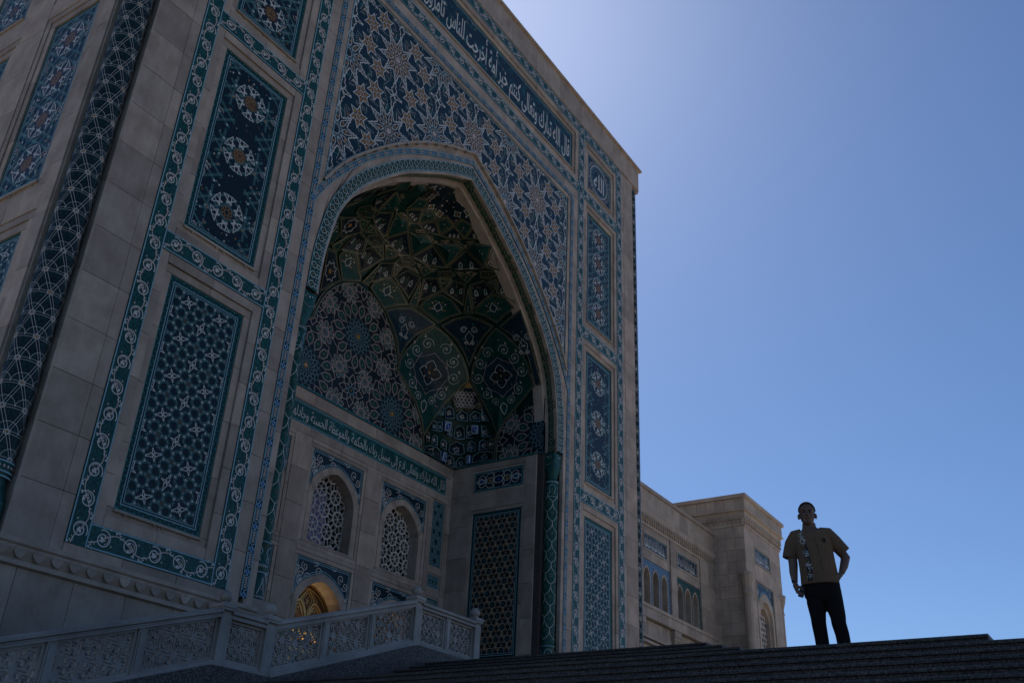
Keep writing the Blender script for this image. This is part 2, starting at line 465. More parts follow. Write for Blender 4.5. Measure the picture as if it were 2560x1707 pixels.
def ogee_band(L, wd, p=.3):
    P = Pat(); n = max(2, round(L / p)); p = L / n
    P.line([(0, .015), (L, .015)], .024, 'sky'); P.line([(0, wd - .012), (L, wd - .012)], .018, 'sky')
    for k in range(n):
        x = (k + .5) * p
        pts = [(0, .93), (.20, .80), (.30, .62), (.18, .48), (.06, .38), (.20, .26), (.12, .12), (.02, .06)]
        P.line([(x + a * p * 1.15, b * wd) for a, b in pts], .017, 'white'); P.line([(x - a * p * 1.15, b * wd) for a, b in pts], .017, 'white')
        P.dot(x, .64 * wd, .024, 'gold', 5); P.dot(x + p / 2, .30 * wd, .022, 'pink', 4); P.dot(x + p / 2, .14 * wd, .018, 'white', 3)
    return P
def hankin(polys, theta, P, wd, m, lay=3):
    for poly in polys:
        n = len(poly); rays = []
        mids = [((poly[i][0] + poly[(i + 1) % n][0]) / 2, (poly[i][1] + poly[(i + 1) % n][1]) / 2) for i in range(n)]
        for i in range(n):
            a, b = mids[i], mids[(i + 1) % n]
            e1 = math.atan2(poly[(i + 1) % n][1] - poly[i][1], poly[(i + 1) % n][0] - poly[i][0])
            e2 = math.atan2(poly[(i + 2) % n][1] - poly[(i + 1) % n][1], poly[(i + 2) % n][0] - poly[(i + 1) % n][0])
            d1 = (math.cos(e1 + theta), math.sin(e1 + theta)); d2 = (math.cos(e2 + PI - theta), math.sin(e2 + PI - theta))
            den = d1[0] * d2[1] - d1[1] * d2[0]
            if abs(den) < 1e-9: P.line([a, b], wd, m, lay=lay); continue
            t_ = ((b[0] - a[0]) * d2[1] - (b[1] - a[1]) * d2[0]) / den
            P.line([a, (a[0] + d1[0] * t_, a[1] + d1[1] * t_), b], wd, m, lay=lay)
def hex_lattice(d, x0, x1, y0, y1, cx=0, cy=0):
    out = []; hy = d * math.sqrt(3) / 2
    for j in range(int((y0 - cy) / hy) - 2, int((y1 - cy) / hy) + 3):
        for i in range(int((x0 - cx) / d) - 2, int((x1 - cx) / d) + 3):
            x, y = cx + (i + .5 * (j % 2)) * d, cy + j * hy
            if x0 - d < x < x1 + d and y0 - d < y < y1 + d: out.append((x, y))
    return out
def tiling_4612(a, x0, x1, y0, y1, cx=0, cy=0):
    """dodecagons, hexagons and squares of side a"""
    D = a * (3 + math.sqrt(3)); polys = []; cents = []
    rd = a / (2 * math.sin(PI / 12)); rh = a; dh = D / math.sqrt(3)
    for x, y in hex_lattice(D, x0, x1, y0, y1, cx, cy):
        polys.append(ngon(x, y, rd, 12, PI / 12)); cents.append((x, y))
        for k in range(3):
            an = k * PI / 3; polys.append(ngon(x + D / 2 * math.cos(an), y + D / 2 * math.sin(an), a / math.sqrt(2), 4, an + PI / 4))
        for an in (PI / 6, PI / 2):
            polys.append(ngon(x + dh * math.cos(an), y + dh * math.sin(an), rh, 6, an + PI / 6))
    return polys, cents
# ================================================================== ground, stairs
XC, YF = 21.95, 17.0
GZ = -1.6
POD = 3.61
LAND = 2.337
b = MB()
m, t, bs = new_mat('paving')
p = pos_node(t)
br = t.nodes.new('ShaderNodeTexBrick'); br.inputs['Scale'].default_value = 1.; br.inputs['Mortar Size'].default_value = .008
br.inputs['Brick Width'].default_value = .9; br.inputs['Row Height'].default_value = .6
br.inputs['Color1'].default_value = (.44, .37, .29, 1); br.inputs['Color2'].default_value = (.52, .44, .35, 1); br.inputs['Mortar'].default_value = (.2, .17, .14, 1)
t.links.new(p, br.inputs['Vector'])
t.links.new(mixc(t, .6, br.outputs[0], ramp(t, noise(t, p, .7, 6), [(.3, (.7, .7, .7)), (.7, (1.05, 1.05, 1.05))]), 'MULTIPLY'), bs.inputs['Base Color'])
bs.inputs['Roughness'].default_value = .75
M['paving'] = m
b.poly([(-400, -400, GZ), (500, -400, GZ), (500, 400, GZ), (-400, 400, GZ)])
tag(b.build('ground', ['paving']), kind='structure')
b = MB(); b.poly([(-300, -300, GZ + .004), (-1.2, -300, GZ + .004), (-1.2, 13, GZ + .004), (-300, 13, GZ + .004)]); tag(b.build('bounce_absorber', ['bounce_absorber']), kind='structure')  # unseen dark sheet, added to cut light bounced onto left pier and dado

stairs = empty('stairs', (6, 7, GZ), 'dark granite stairs rising in steps past the carved balustrade to the portal', 'stairs')
_blk = MB()   # one granite block of a step: unit length along y, front at x = 0
pr = [(.5, -.15), (.035, -.15), (.035, -.045), (0, -.040), (0, -.020), (.024, 0), (.5, 0)]
_blk.grid([[(x, 0, z) for x, z in pr], [(x, 1, z) for x, z in pr]])
_blk.poly([(x, 0, z) for x, z in pr]); _blk.poly([(x, 1, z) for x, z in reversed(pr)])
block_me = _blk.mesh('granite_block', ['granite'])
SIDE_Y = 13.42
def flight(n, x0, z0, y0, run, rise, runy, far, block_from):
    for k in range(n):
        X, Z, Y = x0 - run * k, z0 - rise * k, y0 - runy * k
        s_ = MB(); s_.box((X + .40, Y, Z - rise + .002), (far, SIDE_Y, Z - .001))
        st = s_.build('step', ['granite'], stairs)
        edges = [Y]; 
        while edges[-1] < SIDE_Y - 2.6: edges.append(edges[-1] + RND.uniform(1.5, 2.1))
        edges.append(SIDE_Y)
        for a, c in zip(edges[:-1], edges[1:]):
            o = bpy.data.objects.new('granite_block', block_me); COL.objects.link(o); o.parent = st
            o.location = (X + RND.uniform(-.004, .004), a + .002, Z + RND.uniform(-.003, .003)); o.scale = (.80, c - a - .004, 1.0)
flight(26, 11.60, LAND, 1.557, .4254, .1522, .4254, 19.5, 0)
flight(8, 17.05, POD, 6.99, .50, .159, .50, 40., 0)
# podium beyond the stairs, in front of and inside the portal
b = MB(); b.box((17.6, 7.6, POD - .15), (75, 17.0, POD + .004)); b.box((19.5, SIDE_Y + .6, GZ), (75, 17., POD - .155))
b.build('podium', ['plaza'], stairs)
b = MB(); b.box((15.9, 17.0, GZ), (28.0, 21.5, POD - .006)); b.build('niche_floor', ['plaza'], stairs)
# granite wall that carries the balustrade
Fb = Frame((0, 13.42, 0), (1, 0, 0), (0, 0, 1), (0, -1, 0))
b = MB()
top = [(-1.2, -1.35), (11.35, 2.62), (12.75, 2.62), (16.78, 3.92), (19.5, 3.92)]
for (xa, za), (xb, zb) in zip(top[:-1], top[1:]):
    b.prism(Fb, [(xa, GZ - .2), (xb, GZ - .2), (xb, zb), (xa, za)], -.56, .0)
b.build('side_wall', ['granite_pink'], stairs)

# ================================================================== portal
portal = empty('mosque_portal', (XC, YF, POD), 'huge tiled mosque portal with a deep pointed arch and a vaulted niche', 'mosque portal')
F0 = Frame((XC, YF, 0), (1, 0, 0), (0, 0, 1), (0, -1, 0))        # facade: a = metres from the axis, b = height
FS = Frame((8.40, 0, 0), (0, 1, 0), (0, 0, 1), (-1, 0, 0))       # left flank: a = world y
FSR = Frame((35.50, 0, 0), (0, 1, 0), (0, 0, 1), (1, 0, 0))
FB = Frame((XC, 21.5, 0), (1, 0, 0), (0, 0, 1), (0, -1, 0))      # back wall of the niche
FR = Frame((XC + 6.15, 0, 0), (0, 1, 0), (0, 0, 1), (-1, 0, 0))  # right wall of the niche: a = world y
FLn = Frame((XC - 6.15, 0, 0), (0, 1, 0), (0, 0, 1), (1, 0, 0))
TOP = 30.8
def catmull(pts, n):
    P_ = [np.array(p, float) for p in pts]; P_ = [2 * P_[0] - P_[1]] + P_ + [2 * P_[-1] - P_[-2]]; out = []
    for i in range(1, len(P_) - 2):
        for k in range(n):
            t_ = k / n; a, b_, c, d = P_[i - 1:i + 3]
            out.append(tuple(.5 * ((2 * b_) + (-a + c) * t_ + (2 * a - 5 * b_ + 4 * c - d) * t_ ** 2 + (-a + 3 * b_ - 3 * c + d) * t_ ** 3)))
    out.append(tuple(P_[-2])); return out
def resample(pts, n):
    P_ = np.array(pts, float); d = np.r_[0, np.cumsum(np.hypot(*np.diff(P_, axis=0).T))]
    s_ = np.linspace(0, d[-1], n + 1)
    return [(float(np.interp(x, d, P_[:, 0])), float(np.interp(x, d, P_[:, 1]))) for x in s_]
INTR = catmull([(6.30, 13.1), (6.28, 14.2), (6.16, 15.1), (5.97, 15.95), (5.6, 16.72), (5.05, 17.5), (4.35, 18.23), (3.5, 19.03), (2.76, 19.56), (2.0, 20.05), (1.31, 20.47), (.63, 20.83), (0, 21.12)], 6)
NA = 60
def offset_curve(d):
    R_ = resample(INTR, NA); out = []
    for i, (x, z) in enumerate(R_):
        a = R_[max(0, i - 1)]; c = R_[min(NA, i + 1)]
        tx, tz = c[0] - a[0], c[1] - a[1]; l = math.hypot(tx, tz); nx, nz = tz / l, -tx / l
        if i == NA: out.append((0., z + d * 1.165))
        else: out.append((max(0., x + nx * d), z + nz * d))
    return out
C0 = offset_curve(0); C1 = offset_curve(.075); C2 = offset_curve(.46)
BLU = resample(catmull([(7.09, 15.72), (6.80, 16.32), (6.24, 17.20), (5.05, 18.62), (3.42, 20.0), (1.48, 21.15), (0, 21.89)], 8), NA)
LED = resample(catmull([(6.78, 16.55), (6.35, 17.28), (5.73, 18.11), (4.36, 19.5), (3.11, 20.53), (1.72, 21.43), (0, 22.25)], 8), NA)
def off2(curve, d):
    n = len(curve) - 1; out = []
    for i, (x, z) in enumerate(curve):
        a = curve[max(0, i - 1)]; c = curve[min(n, i + 1)]
        tx, tz = c[0] - a[0], c[1] - a[1]; l = math.hypot(tx, tz)
        out.append((max(0., x + tz / l * d), z - tx / l * d) if i < n else (0., z + d * 1.165))
    return out
BLU_I, BLU_O = off2(BLU, -.095), off2(BLU, .095)
def ring(cA, cB, sgn, h0, h1, nv, name, mat, parent=portal, gap=.004, F=F0):
    """voussoirs between two curves"""
    N = len(cA) - 1
    for k in range(nv):
        i0, i1 = k * N / nv, (k + 1) * N / nv
        ts = np.linspace(i0 + gap, i1 - gap, 4)
        def at(c, t_):
            i = min(N - 1, int(t_)); f = t_ - i
            return (sgn * (c[i][0] * (1 - f) + c[i + 1][0] * f), c[i][1] * (1 - f) + c[i + 1][1] * f)
        b_ = MB(); hh = h1 + RND.uniform(-.002, .002)
        b_.prism(F, [at(cA, t_) for t_ in ts] + [at(cB, t_) for t_ in ts[::-1]], h0, hh)
        b_.build(name, [mat], parent)
# --- structural core behind the facing
b = MB()
b.fbox(F0, -12.82, -6.98, GZ, 30.6, -3.2, -.14); b.fbox(F0, 6.98, 12.82, GZ, 30.6, -3.2, -.14)
for s_ in (1, -1):
    rows = [[F0(s_ * x, z, -.14) for x, z in C1], [F0(s_ * x * 1.0, 30.6, -.14) for x, z in C1]]
    b.grid(rows)
    b.poly([F0(s_ * 6.37, 13.1, -.14), F0(s_ * 7.0, 13.1, -.14), F0(s_ * 7.0, 30.6, -.14), F0(s_ * 6.37, 30.6, -.14)])
b.box((8.60, 17.8, GZ), (15.6, 31, 30.5)); b.box((28.3, 17.8, GZ), (35.30, 31, 30.5)); b.box((15.6, 23.9, GZ), (28.3, 31, 30.5)); b.box((15.6, 17.2, 22.4), (28.3, 23.9, 30.5))
b.build('wall_core', ['joint'], portal)
# --- parapet and coping
for sgn, FF in ((1, F0),):
    xs = splits(-13.5, 13.5, 1.9)
    for a, c in zip(xs[:-1], xs[1:]): slab(F0, a, c, 29.46, TOP - .10, -.14, .03, portal, 'parapet_slab')
ys = splits(17.0, 31, 1.9)
for a, c in zip(ys[:-1], ys[1:]):
    slab(FS, a, c, 29.46, TOP - .10, -.06, .06, portal, 'parapet_slab'); slab(FSR, a, c, 29.46, TOP - .10, -.06, .06, portal, 'parapet_slab')
b = MB(); b.box((8.22, 16.86, TOP - .10), (35.68, 31, TOP)); b.box((8.3, 17.06, 29.40), (35.6, 31, 29.455)); b.build('coping', ['stone'], portal)
# --- scroll bands (teal with running vine)
def tile_strip(F, a0, a1, b0, b1, pat, mat, name, vertical, h=0.0, h0=-.10, parent=portal):
    b_ = MB(); b_.fbox(F, a0, a1, b0, b1, h0, h); o = b_.build(name, [mat], parent)
    if vertical: G = lambda s_, t_, hh: F(a0 + t_, b0 + s_, h + hh)
    else: G = lambda s_, t_, hh: F(a0 + s_, b0 + t_, h + hh)
    pat.emit(G, 'tile_pattern', o)
    return o
UO0, UO1, UI0, UI1 = 11.15, 11.62, 7.59, 8.06
HB = [(4.88, 5.37), (11.77, 12.27), (18.70, 19.19), (25.56, 26.03), (28.90, 29.38)]
for s_ in (-1, 1):
    for (u0, u1) in ((UO0, UO1), (UI0, UI1)):
        a0, a1 = (u0, u1) if s_ > 0 else (-u1, -u0)
        tile_strip(F0, a0, a1, 4.88, 29.38, scroll_band(24.5, a1 - a0), 'teal', 'scroll_border', True, .012)
    for z0, z1 in HB:
        a0, a1 = (UI1, UO0) if s_ > 0 else (-UO0, -UI1)
        tile_strip(F0, a0, a1, z0, z1, scroll_band(a1 - a0, z1 - z0), 'teal', 'scroll_border', False, .012)
for z0, z1 in HB[3:]:
    tile_strip(F0, -UI0, UI0, z0, z1, scroll_band(2 * UI0, z1 - z0), 'teal', 'scroll_border', False, .012)
# --- chain bands
for s_ in (-1, 1):
    a0, a1 = (6.98, 7.20) if s_ > 0 else (-7.20, -6.98)
    tile_strip(F0, a0, a1, 4.83, 25.12, chain_band(20.29, .22), 'navy', 'chain_border', True, .010)
tile_strip(F0, -6.98, 6.98, 24.90, 25.12, chain_band(13.96, .22), 'navy', 'chain_border', False, .010)
# --- plain stone facing
for s_ in (-1, 1):
    S = lambda x0, x1: (x0, x1) if s_ > 0 else (-x1, -x0)
    course(F0, *S(11.90, 12.86), 4.67, 29.40, 1., 1.12, -.14, 0, portal, 'pier_slab')
    course(F0, *S(11.62, 11.90), 4.67, 29.40, 1., 1.12, -.14, -.004, portal, 'pier_slab')
    course(F0, *S(7.20, 7.59), 4.67, 25.12, 1., 1.12, -.14, 0, portal, 'pier_slab')
    course(F0, *S(6.78, 6.98), 4.67, 13.1, 1., 1.12, -.14, 0, portal, 'pier_slab')
    course(F0, *S(6.77, 6.98), 13.1, 24.9, 1., 1.12, -.14, -.004, portal, 'pier_slab')
    course(F0, *S(7.59, 11.62), 4.67, 4.88, 1.3, .3, -.14, 0, portal, 'pier_slab')
course(F0, -7.59, 7.59, 25.12, 25.56, 1.3, .5, -.14, .0, portal, 'pier_slab')
course(F0, -6.75, 6.75, 24.70, 24.90, 1.3, .5, -.14, .0, portal, 'pier_slab')
# --- tile panels of the piers
_lb = MB(); _lb.box((0, 0, 0), (1, 1, 1)); 
def light_bar(F, a0, a1, bz, parent, h=0.):
    b_ = MB(); b_.fbox(F, a0 - .02, a1 + .02, bz - .075, bz - .02, h - .02, h + .09)
    for q in (.12, .45, .55, .88):
        x = a0 + (a1 - a0) * q; b_.fbox(F, x - .03, x + .03, bz - .11, bz - .075, h, h + .06)
    b_.build('light_bar', ['stone2'], parent)
def gem(P, x, y, r):
    for k in range(3): P.dot(x + r * .5 * math.cos(PI / 2 + k * 2 * PI / 3), y + r * .5 * math.sin(PI / 2 + k * 2 * PI / 3), r * .42, 'white', 6)
def flower4(P, x, y, r, rot, m='white', lw=.018):
    for k in range(4):
        a = rot + k * PI / 2; R_ = r if k % 2 == 0 else r * .72
        c, s2 = math.cos(a), math.sin(a)
        pts = [(0, 0), (.38, .26), (.62, .10), (.80, .13), (1.0, 0), (.80, -.13), (.62, -.10), (.38, -.26), (0, 0)]
        P.line([(x + R_ * (p_ * c - q * s2), y + R_ * (p_ * s2 + q * c)) for p_, q in pts], lw, m)
        P.dot(x + R_ * 1.03 * c, y + R_ * 1.03 * s2, r * .11, m, 5)
        P.dot(x + R_ * .40 * c, y + R_ * .40 * s2, r * .16, 'teal_d', 5, 2)
def strap(P, p, q, d=.032, dotr=.0125, step=.055, dm='pink', lm='turq', lw=.022):
    L = math.hypot(q[0] - p[0], q[1] - p[1]); nx, ny = -(q[1] - p[1]) / L * d, (q[0] - p[0]) / L * d
    P.line([(p[0] + nx, p[1] + ny), (q[0] + nx, q[1] + ny)], lw, lm, lay=2); P.line([(p[0] - nx, p[1] - ny), (q[0] - nx, q[1] - ny)], lw, lm, lay=2)
    P.dots(p, q, step, dotr, dm)
def hankin_segs(polys, theta):
    Q = Pat(); hankin(polys, theta, Q, .01, 'white'); return [it[1] for it in Q.items]
def pat_flowers(W, H, g=.465):
    P = Pat(); cx = W / 2; nx = int(W / g / 2) + 2; ny = int(H / g / 2) + 2; polys = []
    R8 = g * .7636
    for i in range(-nx, nx + 1):
        for j in range(-ny, ny + 1):
            x, y = cx + i * g, H / 2 + j * g
            if (i + j) % 2 == 0:
                polys.append(ngon(x, y, R8, 8, PI / 8))
                flower4(P, x, y, g * .40, (PI * .12 if i % 2 else PI / 2 - PI * .10), 'white', .017)
                for k in range(8):
                    a = PI / 8 + k * PI / 4 + PI / 8; gx, gy = x + g * .56 * math.cos(a), y + g * .56 * math.sin(a)
                    P.fill(ngon(gx, gy, .062, 3, a), 'brown', 1); gem(P, gx, gy, .036)
            else:
                polys.append(ngon(x, y, g * .413, 4, PI / 4)); P.fill(ngon(x, y, .06, 4, .3), 'brown', 1)
                for k in range(4): P.dot(x + .085 * math.cos(k * PI / 2), y + .085 * math.sin(k * PI / 2), .018, 'pink', 3, 3, k * PI / 2)
    for sg in hankin_segs(polys, 1.12):
        for p_, q in zip(sg[:-1], sg[1:]): strap(P, p_, q, .025, .0105, .046, 'pink', 'turq', .017)
    return P
def pat_stars(W, H, n=3, per=1.75):
    P = Pat(); cx, cy = W / 2, H / 2
    rr_ = random.Random(9)
    for k in range(int(W * H * 16)):
        x, y = rr_.uniform(.1, W - .1), rr_.uniform(.1, H - .1)
        if all(math.hypot(x - cx, y - (cy + (q - (n - 1) / 2) * per)) > .55 for q in range(n)):
            P.dot(x, y, rr_.choice((.018, .022, .03)), rr_.choice(('white', 'pink', 'turq', 'gold', 'turq')), 5, 2)
    for k in range(-4, 5):
        y = cy + k * per
        for an in (.62, PI - .62):
            for o in (-.52, -.26, .26, .52):
                c, s2 = math.cos(an), math.sin(an)
                ox, oy = -s2 * o, c * o
                for t0, t1 in ((.25, 1.3), (-1.3, -.25)):
                    strap(P, (cx + c * t0 + ox, y + per / 2 + s2 * t0 + oy), (cx + c * t1 + ox, y + per / 2 + s2 * t1 + oy), .026, .011, .046, 'pink', 'turq', .018)
        for sx in (-.62, .62):
            strap(P, (cx + sx, y - .5), (cx + sx * .9, y + .5), .026, .011, .046, 'pink', 'turq', .018)
        for sx in (-.45, .45):
            for sy in (-.62, .62, .2, -.2):
                P.dot(cx + sx * 1.25, y + sy, .10, 'navy', 6, 1); P.dot(cx + sx * 1.25, y + sy, .035, 'white' if sy > 0 else 'gold', 5)
    for k in range(n):
        y = cy + (k - (n - 1) / 2) * per
        P.dot(cx, y, .50, 'night', 12, 1); P.dot(cx, y, .23, 'brown', 12, 2)
        for j in range(8): P.line(circ(cx + .12 * math.cos(j * PI / 4), y + .12 * math.sin(j * PI / 4), .055, 6), .016, 'gold', True)
        for j in range(6):
            a = j * PI / 3 + PI / 6
            def pt(r, da): return (cx + r * math.cos(a + da), y + r * math.sin(a + da))
            P.line([pt(.52, -.42), pt(.27, .30), pt(.27, .30), pt(.50, .10), pt(.52, -.42)], .020, 'white')
            P.line([pt(.52, .42), pt(.27, -.30), pt(.27, -.30), pt(.50, -.10), pt(.52, .42)], .020, 'white')
    for k in range(-3, 4):
        y = cy + k * per / 2 * 1.0
        sx = -1 if k % 2 else 1
        if abs(k) > n: continue
        x = cx + sx * (W / 2 - .02)
        for j in range(7):
            a = j * PI / 3
            P.line(spiral(x + .22 * math.cos(a), y + .22 * math.sin(a), .12, .03, a, 1.0, 8), .018, 'pink'); P.dot(x + .2 * math.cos(a), y + .2 * math.sin(a), .03, 'pink', 5)
    return P
def tile_panel(F, a0, a1, b0, b1, pat, ground, parent=portal, h=-.10, bw=.17, name='tile_panel', bar=True, border='teal_d', slabs=True):
    b_ = MB(); b_.fbox(F, a0, a1, b0, b1, h - .06, h); o = b_.build(name, [border], parent)
    b_ = MB(); b_.poly([F(a0 + bw, b0 + bw, h + .002), F(a1 - bw, b0 + bw, h + .002), F(a1 - bw, b1 - bw, h + .002), F(a0 + bw, b1 - bw, h + .002)]); b_.build('tile_field', [ground], o)
    G = lambda x, y, hh: F(a0 + x, b0 + y, h + .002 + hh)
    W, H = a1 - a0, b1 - b0
    q = Pat()
    for d, w_ in ((bw - .035, .022), (bw + .02, .016)): q.line(rect(d, W - d, d, H - d), w_, 'sky', True)
    q.line(rect(.02, W - .02, .02, H - .02), .02, 'turq', True)
    L = 2 * (W + H)
    for k in range(int(H / .11)):
        for x in (bw * .45, W - bw * .45): leaf(q, x, k * .11 + .03, PI / 2 + (.7 if k % 2 else -.7), .09, .035, 'turq', 2)
    for k in range(int(W / .11)):
        for y in (bw * .45, H - bw * .45): leaf(q, k * .11 + .03, y, (.7 if k % 2 else -.7), .09, .035, 'turq', 2)
    q.emit(G, 'tile_border', o, rect(0, W, 0, H))
    if pat is not None: pat.emit(G, 'tile_pattern', o, rect(bw + .03, W - bw - .03, bw + .03, H - bw - .03))
    if bar: light_bar(F, a0, a1, b0, o, h + .02)
    return o
PAN = [(5.81, 11.33), (12.68, 18.26), (19.64, 25.12)]
for s_ in (-1, 1):
    a0, a1 = (8.52, 10.72) if s_ > 0 else (-10.72, -8.52)
    for i, (z0, z1) in enumerate(PAN):
        H = z1 - z0
        pt = pat_flowers(2.2, H) if i == 0 else pat_stars(2.2, H, 3 if i == 1 else 4, 1.75 if i == 1 else 1.25)
        tile_panel(F0, a0, a1, z0, z1, pt, 'night')
        frame_slabs(F0, a0, a1, z0, z1, .20, -.14, -.055, portal, 1.4)
        zl, zu = HB[i][1], HB[i + 1][0]; q0, q1 = (UI1, UO0) if s_ > 0 else (-UO0, -UI1)
        ys = splits(zl, zu, 1.13)
        for y0, y1 in zip(ys[:-1], ys[1:]):
            slab(F0, q0, a0 - .20, y0, y1, -.14, -.002, portal, 'frame_slab'); slab(F0, a1 + .20, q1, y0, y1, -.14, -.002, portal, 'frame_slab')
        xs = splits(a0 - .2, a1 + .2, 1.3)
        for x0, x1 in zip(xs[:-1], xs[1:]):
            slab(F0, x0, x1, zl, z0 - .20, -.14, -.002, portal, 'frame_slab'); slab(F0, x0, x1, z1 + .20, zu, -.14, -.002, portal, 'frame_slab')
    # medallion square at the top of the pier
    z0, z1 = 26.44, 28.43
    P = Pat(); P.line(circ(1.1, 1., .80, 32), .045, 'white', True); P.line(circ(1.1, 1., .70, 32), .02, 'sky', True)
    for k in range(26):
        a = k * 2 * PI / 26; P.line(spiral(1.1 + .98 * math.cos(a), 1. + .92 * math.sin(a), .10, .02, a, 1.1, 7), .02, 'white' if k % 3 else 'pink')
        P.dot(1.1 + .58 * math.cos(a * 1.7), 1. + .55 * math.sin(a * 1.7), .03, 'sky', 5)
    mo = tile_panel(F0, a0, a1, z0, z1, P, 'navy', bw=.08, name='medallion_panel')
    mo['label'] = 'square dark tile panel with a round calligraphic medallion'
    if s_ > 0: MED_R = mo
    else: MED_L = mo
    frame_slabs(F0, a0, a1, z0, z1, .20, -.14, -.055, portal, 1.4)
    q0, q1 = (UI1, UO0) if s_ > 0 else (-UO0, -UI1)
    for y0, y1 in ((26.03, 27.4), (27.4, 28.9)):
        slab(F0, q0, a0 - .20, y0, y1, -.14, -.002, portal, 'frame_slab'); slab(F0, a1 + .20, q1, y0, y1, -.14, -.002, portal, 'frame_slab')
    for x0, x1 in ((a0 - .2, (a0 + a1) / 2), ((a0 + a1) / 2, a1 + .2)):
        slab(F0, x0, x1, 26.03, z0 - .20, -.14, -.002, portal, 'frame_slab'); slab(F0, x0, x1, z1 + .20, 28.9, -.14, -.002, portal, 'frame_slab')
# --- arch bands
for s_ in (1, -1):
    ring(C0, C1, s_, -.14, 0.0, 22, 'voussoir', 'stone')
    ring(C2, off2(LED, -.0), s_, -.14, -.012, 18, 'voussoir', 'stone')
def arch_strip(cA, cB, s_, h0, h1, mat, name):
    b_ = MB()
    b_.grid([[F0(s_ * x, z, h1) for x, z in cA], [F0(s_ * x, z, h1) for x, z in cB]])
    b_.grid([[F0(s_ * x, z, h1) for x, z in cA], [F0(s_ * x, z, h0) for x, z in cA]]); b_.grid([[F0(s_ * x, z, h1) for x, z in cB], [F0(s_ * x, z, h0) for x, z in cB]])
    return b_.build(name, [mat], portal)
def curve_map(cA, cB, s_, h, wd):
    A_ = np.array(cA); B_ = np.array(cB); mid = (A_ + B_) / 2
    d = np.r_[0, np.cumsum(np.hypot(*np.diff(mid, axis=0).T))]
    def G(s, t_, hh):
        x0, z0 = np.interp(s, d, A_[:, 0]), np.interp(s, d, A_[:, 1]); x1, z1 = np.interp(s, d, B_[:, 0]), np.interp(s, d, B_[:, 1]); f = t_ / wd
        return F0(s_ * (x0 + (x1 - x0) * f), z0 + (z1 - z0) * f, h + hh)
    return G, float(d[-1])
for s_ in (1, -1):
    o = arch_strip(C1, C2, s_, -.1, .014, 'green', 'arch_border'); G, L = curve_map(C1, C2, s_, .014, .385)
    ogee_band(L, .385, .30).emit(G, 'tile_pattern', o, maxseg=.12)
    o = arch_strip(BLU_I, BLU_O, s_, -.1, .016, 'navy', 'chain_border'); G, L = curve_map(BLU_I, BLU_O, s_, .016, .19)
    chain_band(L, .19, .5).emit(G, 'tile_pattern', o, maxseg=.12)
    b = MB(); Lo = off2(LED, .07)
    b.grid([[F0(s_ * x, z, 0) for x, z in LED], [F0(s_ * x, z, .10) for x, z in LED], [F0(s_ * x, z, .10) for x, z in Lo], [F0(s_ * x, z, -.05) for x, z in Lo]])
    o = b.build('arch_ledge', ['stone2'], portal)
    for k in range(4, NA, 4):
        x, z = LED[k]; b_ = MB(); b_.fbox(F0, s_ * x - .05, s_ * x + .05, z - .05, z - .01, 0, .13); b_.build('lamp_bracket', ['metal'], o)
# --- spandrel above the arch
b = MB(); Ls = off2(LED, .05)
for s_ in (1, -1):
    b.grid([[F0(s_ * x, z, -.05) for x, z in Ls], [F0(s_ * x, 24.70, -.05) for x, z in Ls]])
spand = b.build('spandrel_panel', ['navyfl'], portal)
la = np.array(Ls)[::-1]
def in_spandrel(a, c):
    return abs(a) < 6.74 and c < 24.68 and c > np.interp(abs(a), la[:, 0], la[:, 1]) + .02
def flower6(P, x, y, r, rot=PI / 2):
    pts = []
    for k in range(6):
        a = rot + k * PI / 3
        pts += [(x + r * math.cos(a), y + r * math.sin(a)), (x + r * .62 * math.cos(a + .30), y + r * .62 * math.sin(a + .30)), (x + r * .55 * math.cos(a + PI / 6), y + r * .55 * math.sin(a + PI / 6)), (x + r * .62 * math.cos(a + PI / 3 - .30), y + r * .62 * math.sin(a + PI / 3 - .30))]
        P.dot(x + r * .52 * math.cos(a), y + r * .52 * math.sin(a), r * .17, 'gold', 6, 2)
        P.line([(x + r * .25 * math.cos(a + PI / 6), y + r * .25 * math.sin(a + PI / 6)), (x + r * .55 * math.cos(a + PI / 6), y + r * .55 * math.sin(a + PI / 6))], .022, 'white')
    P.fill(ngon(x, y, r * .5, 6, rot), 'brown', 1)
    P.line(pts, .034, 'white', True); P.line(circ(x, y, r * .25, 6, rot), .022, 'white', True); P.dot(x, y, r * .18, 'gold', 6, 2)
def star10(P, x, y, r, gold=True):
    pts = []; P.dot(x, y, r * .62, 'brown', 10, 1)
    for k in range(10):
        a = PI / 2 + k * PI / 5
        for rr, da in ((1.0, 0), (.84, .05), (.80, .10), (.70, .10), (.66, .18), (.58, .24), (.56, PI / 10), (.58, PI / 5 - .24), (.66, PI / 5 - .18), (.70, PI / 5 - .10), (.80, PI / 5 - .10), (.84, PI / 5 - .05)):
            pts.append((x + r * rr * math.cos(a + da), y + r * rr * math.sin(a + da)))
        c, s2 = math.cos(a), math.sin(a)
        pet = [(.26, 0), (.40, .085), (.56, .06), (.74, 0), (.56, -.06), (.40, -.085)]
        P.line([(x + r * (p_ * c - q * s2), y + r * (p_ * s2 + q * c)) for p_, q in pet], .026, 'white', True)
        P.dot(x + r * .46 * c, y + r * .46 * s2, r * .055, 'gold', 6, 2)
        P.line(spiral(x + r * .25 * math.cos(a + .3), y + r * .25 * math.sin(a + .3), r * .075, r * .02, a, 1.1, 7), .018, 'sky' if not gold else 'gilt')
        P.line(circ(x + r * .84 * c, y + r * .84 * s2, r * .055, 5), .02, 'white', True)
    P.line(pts, .040, 'white', True)
    P.line(circ(x, y, r * .17, 10), .024, 'white', True); P.dot(x, y, r * .11, 'pink', 8, 2)
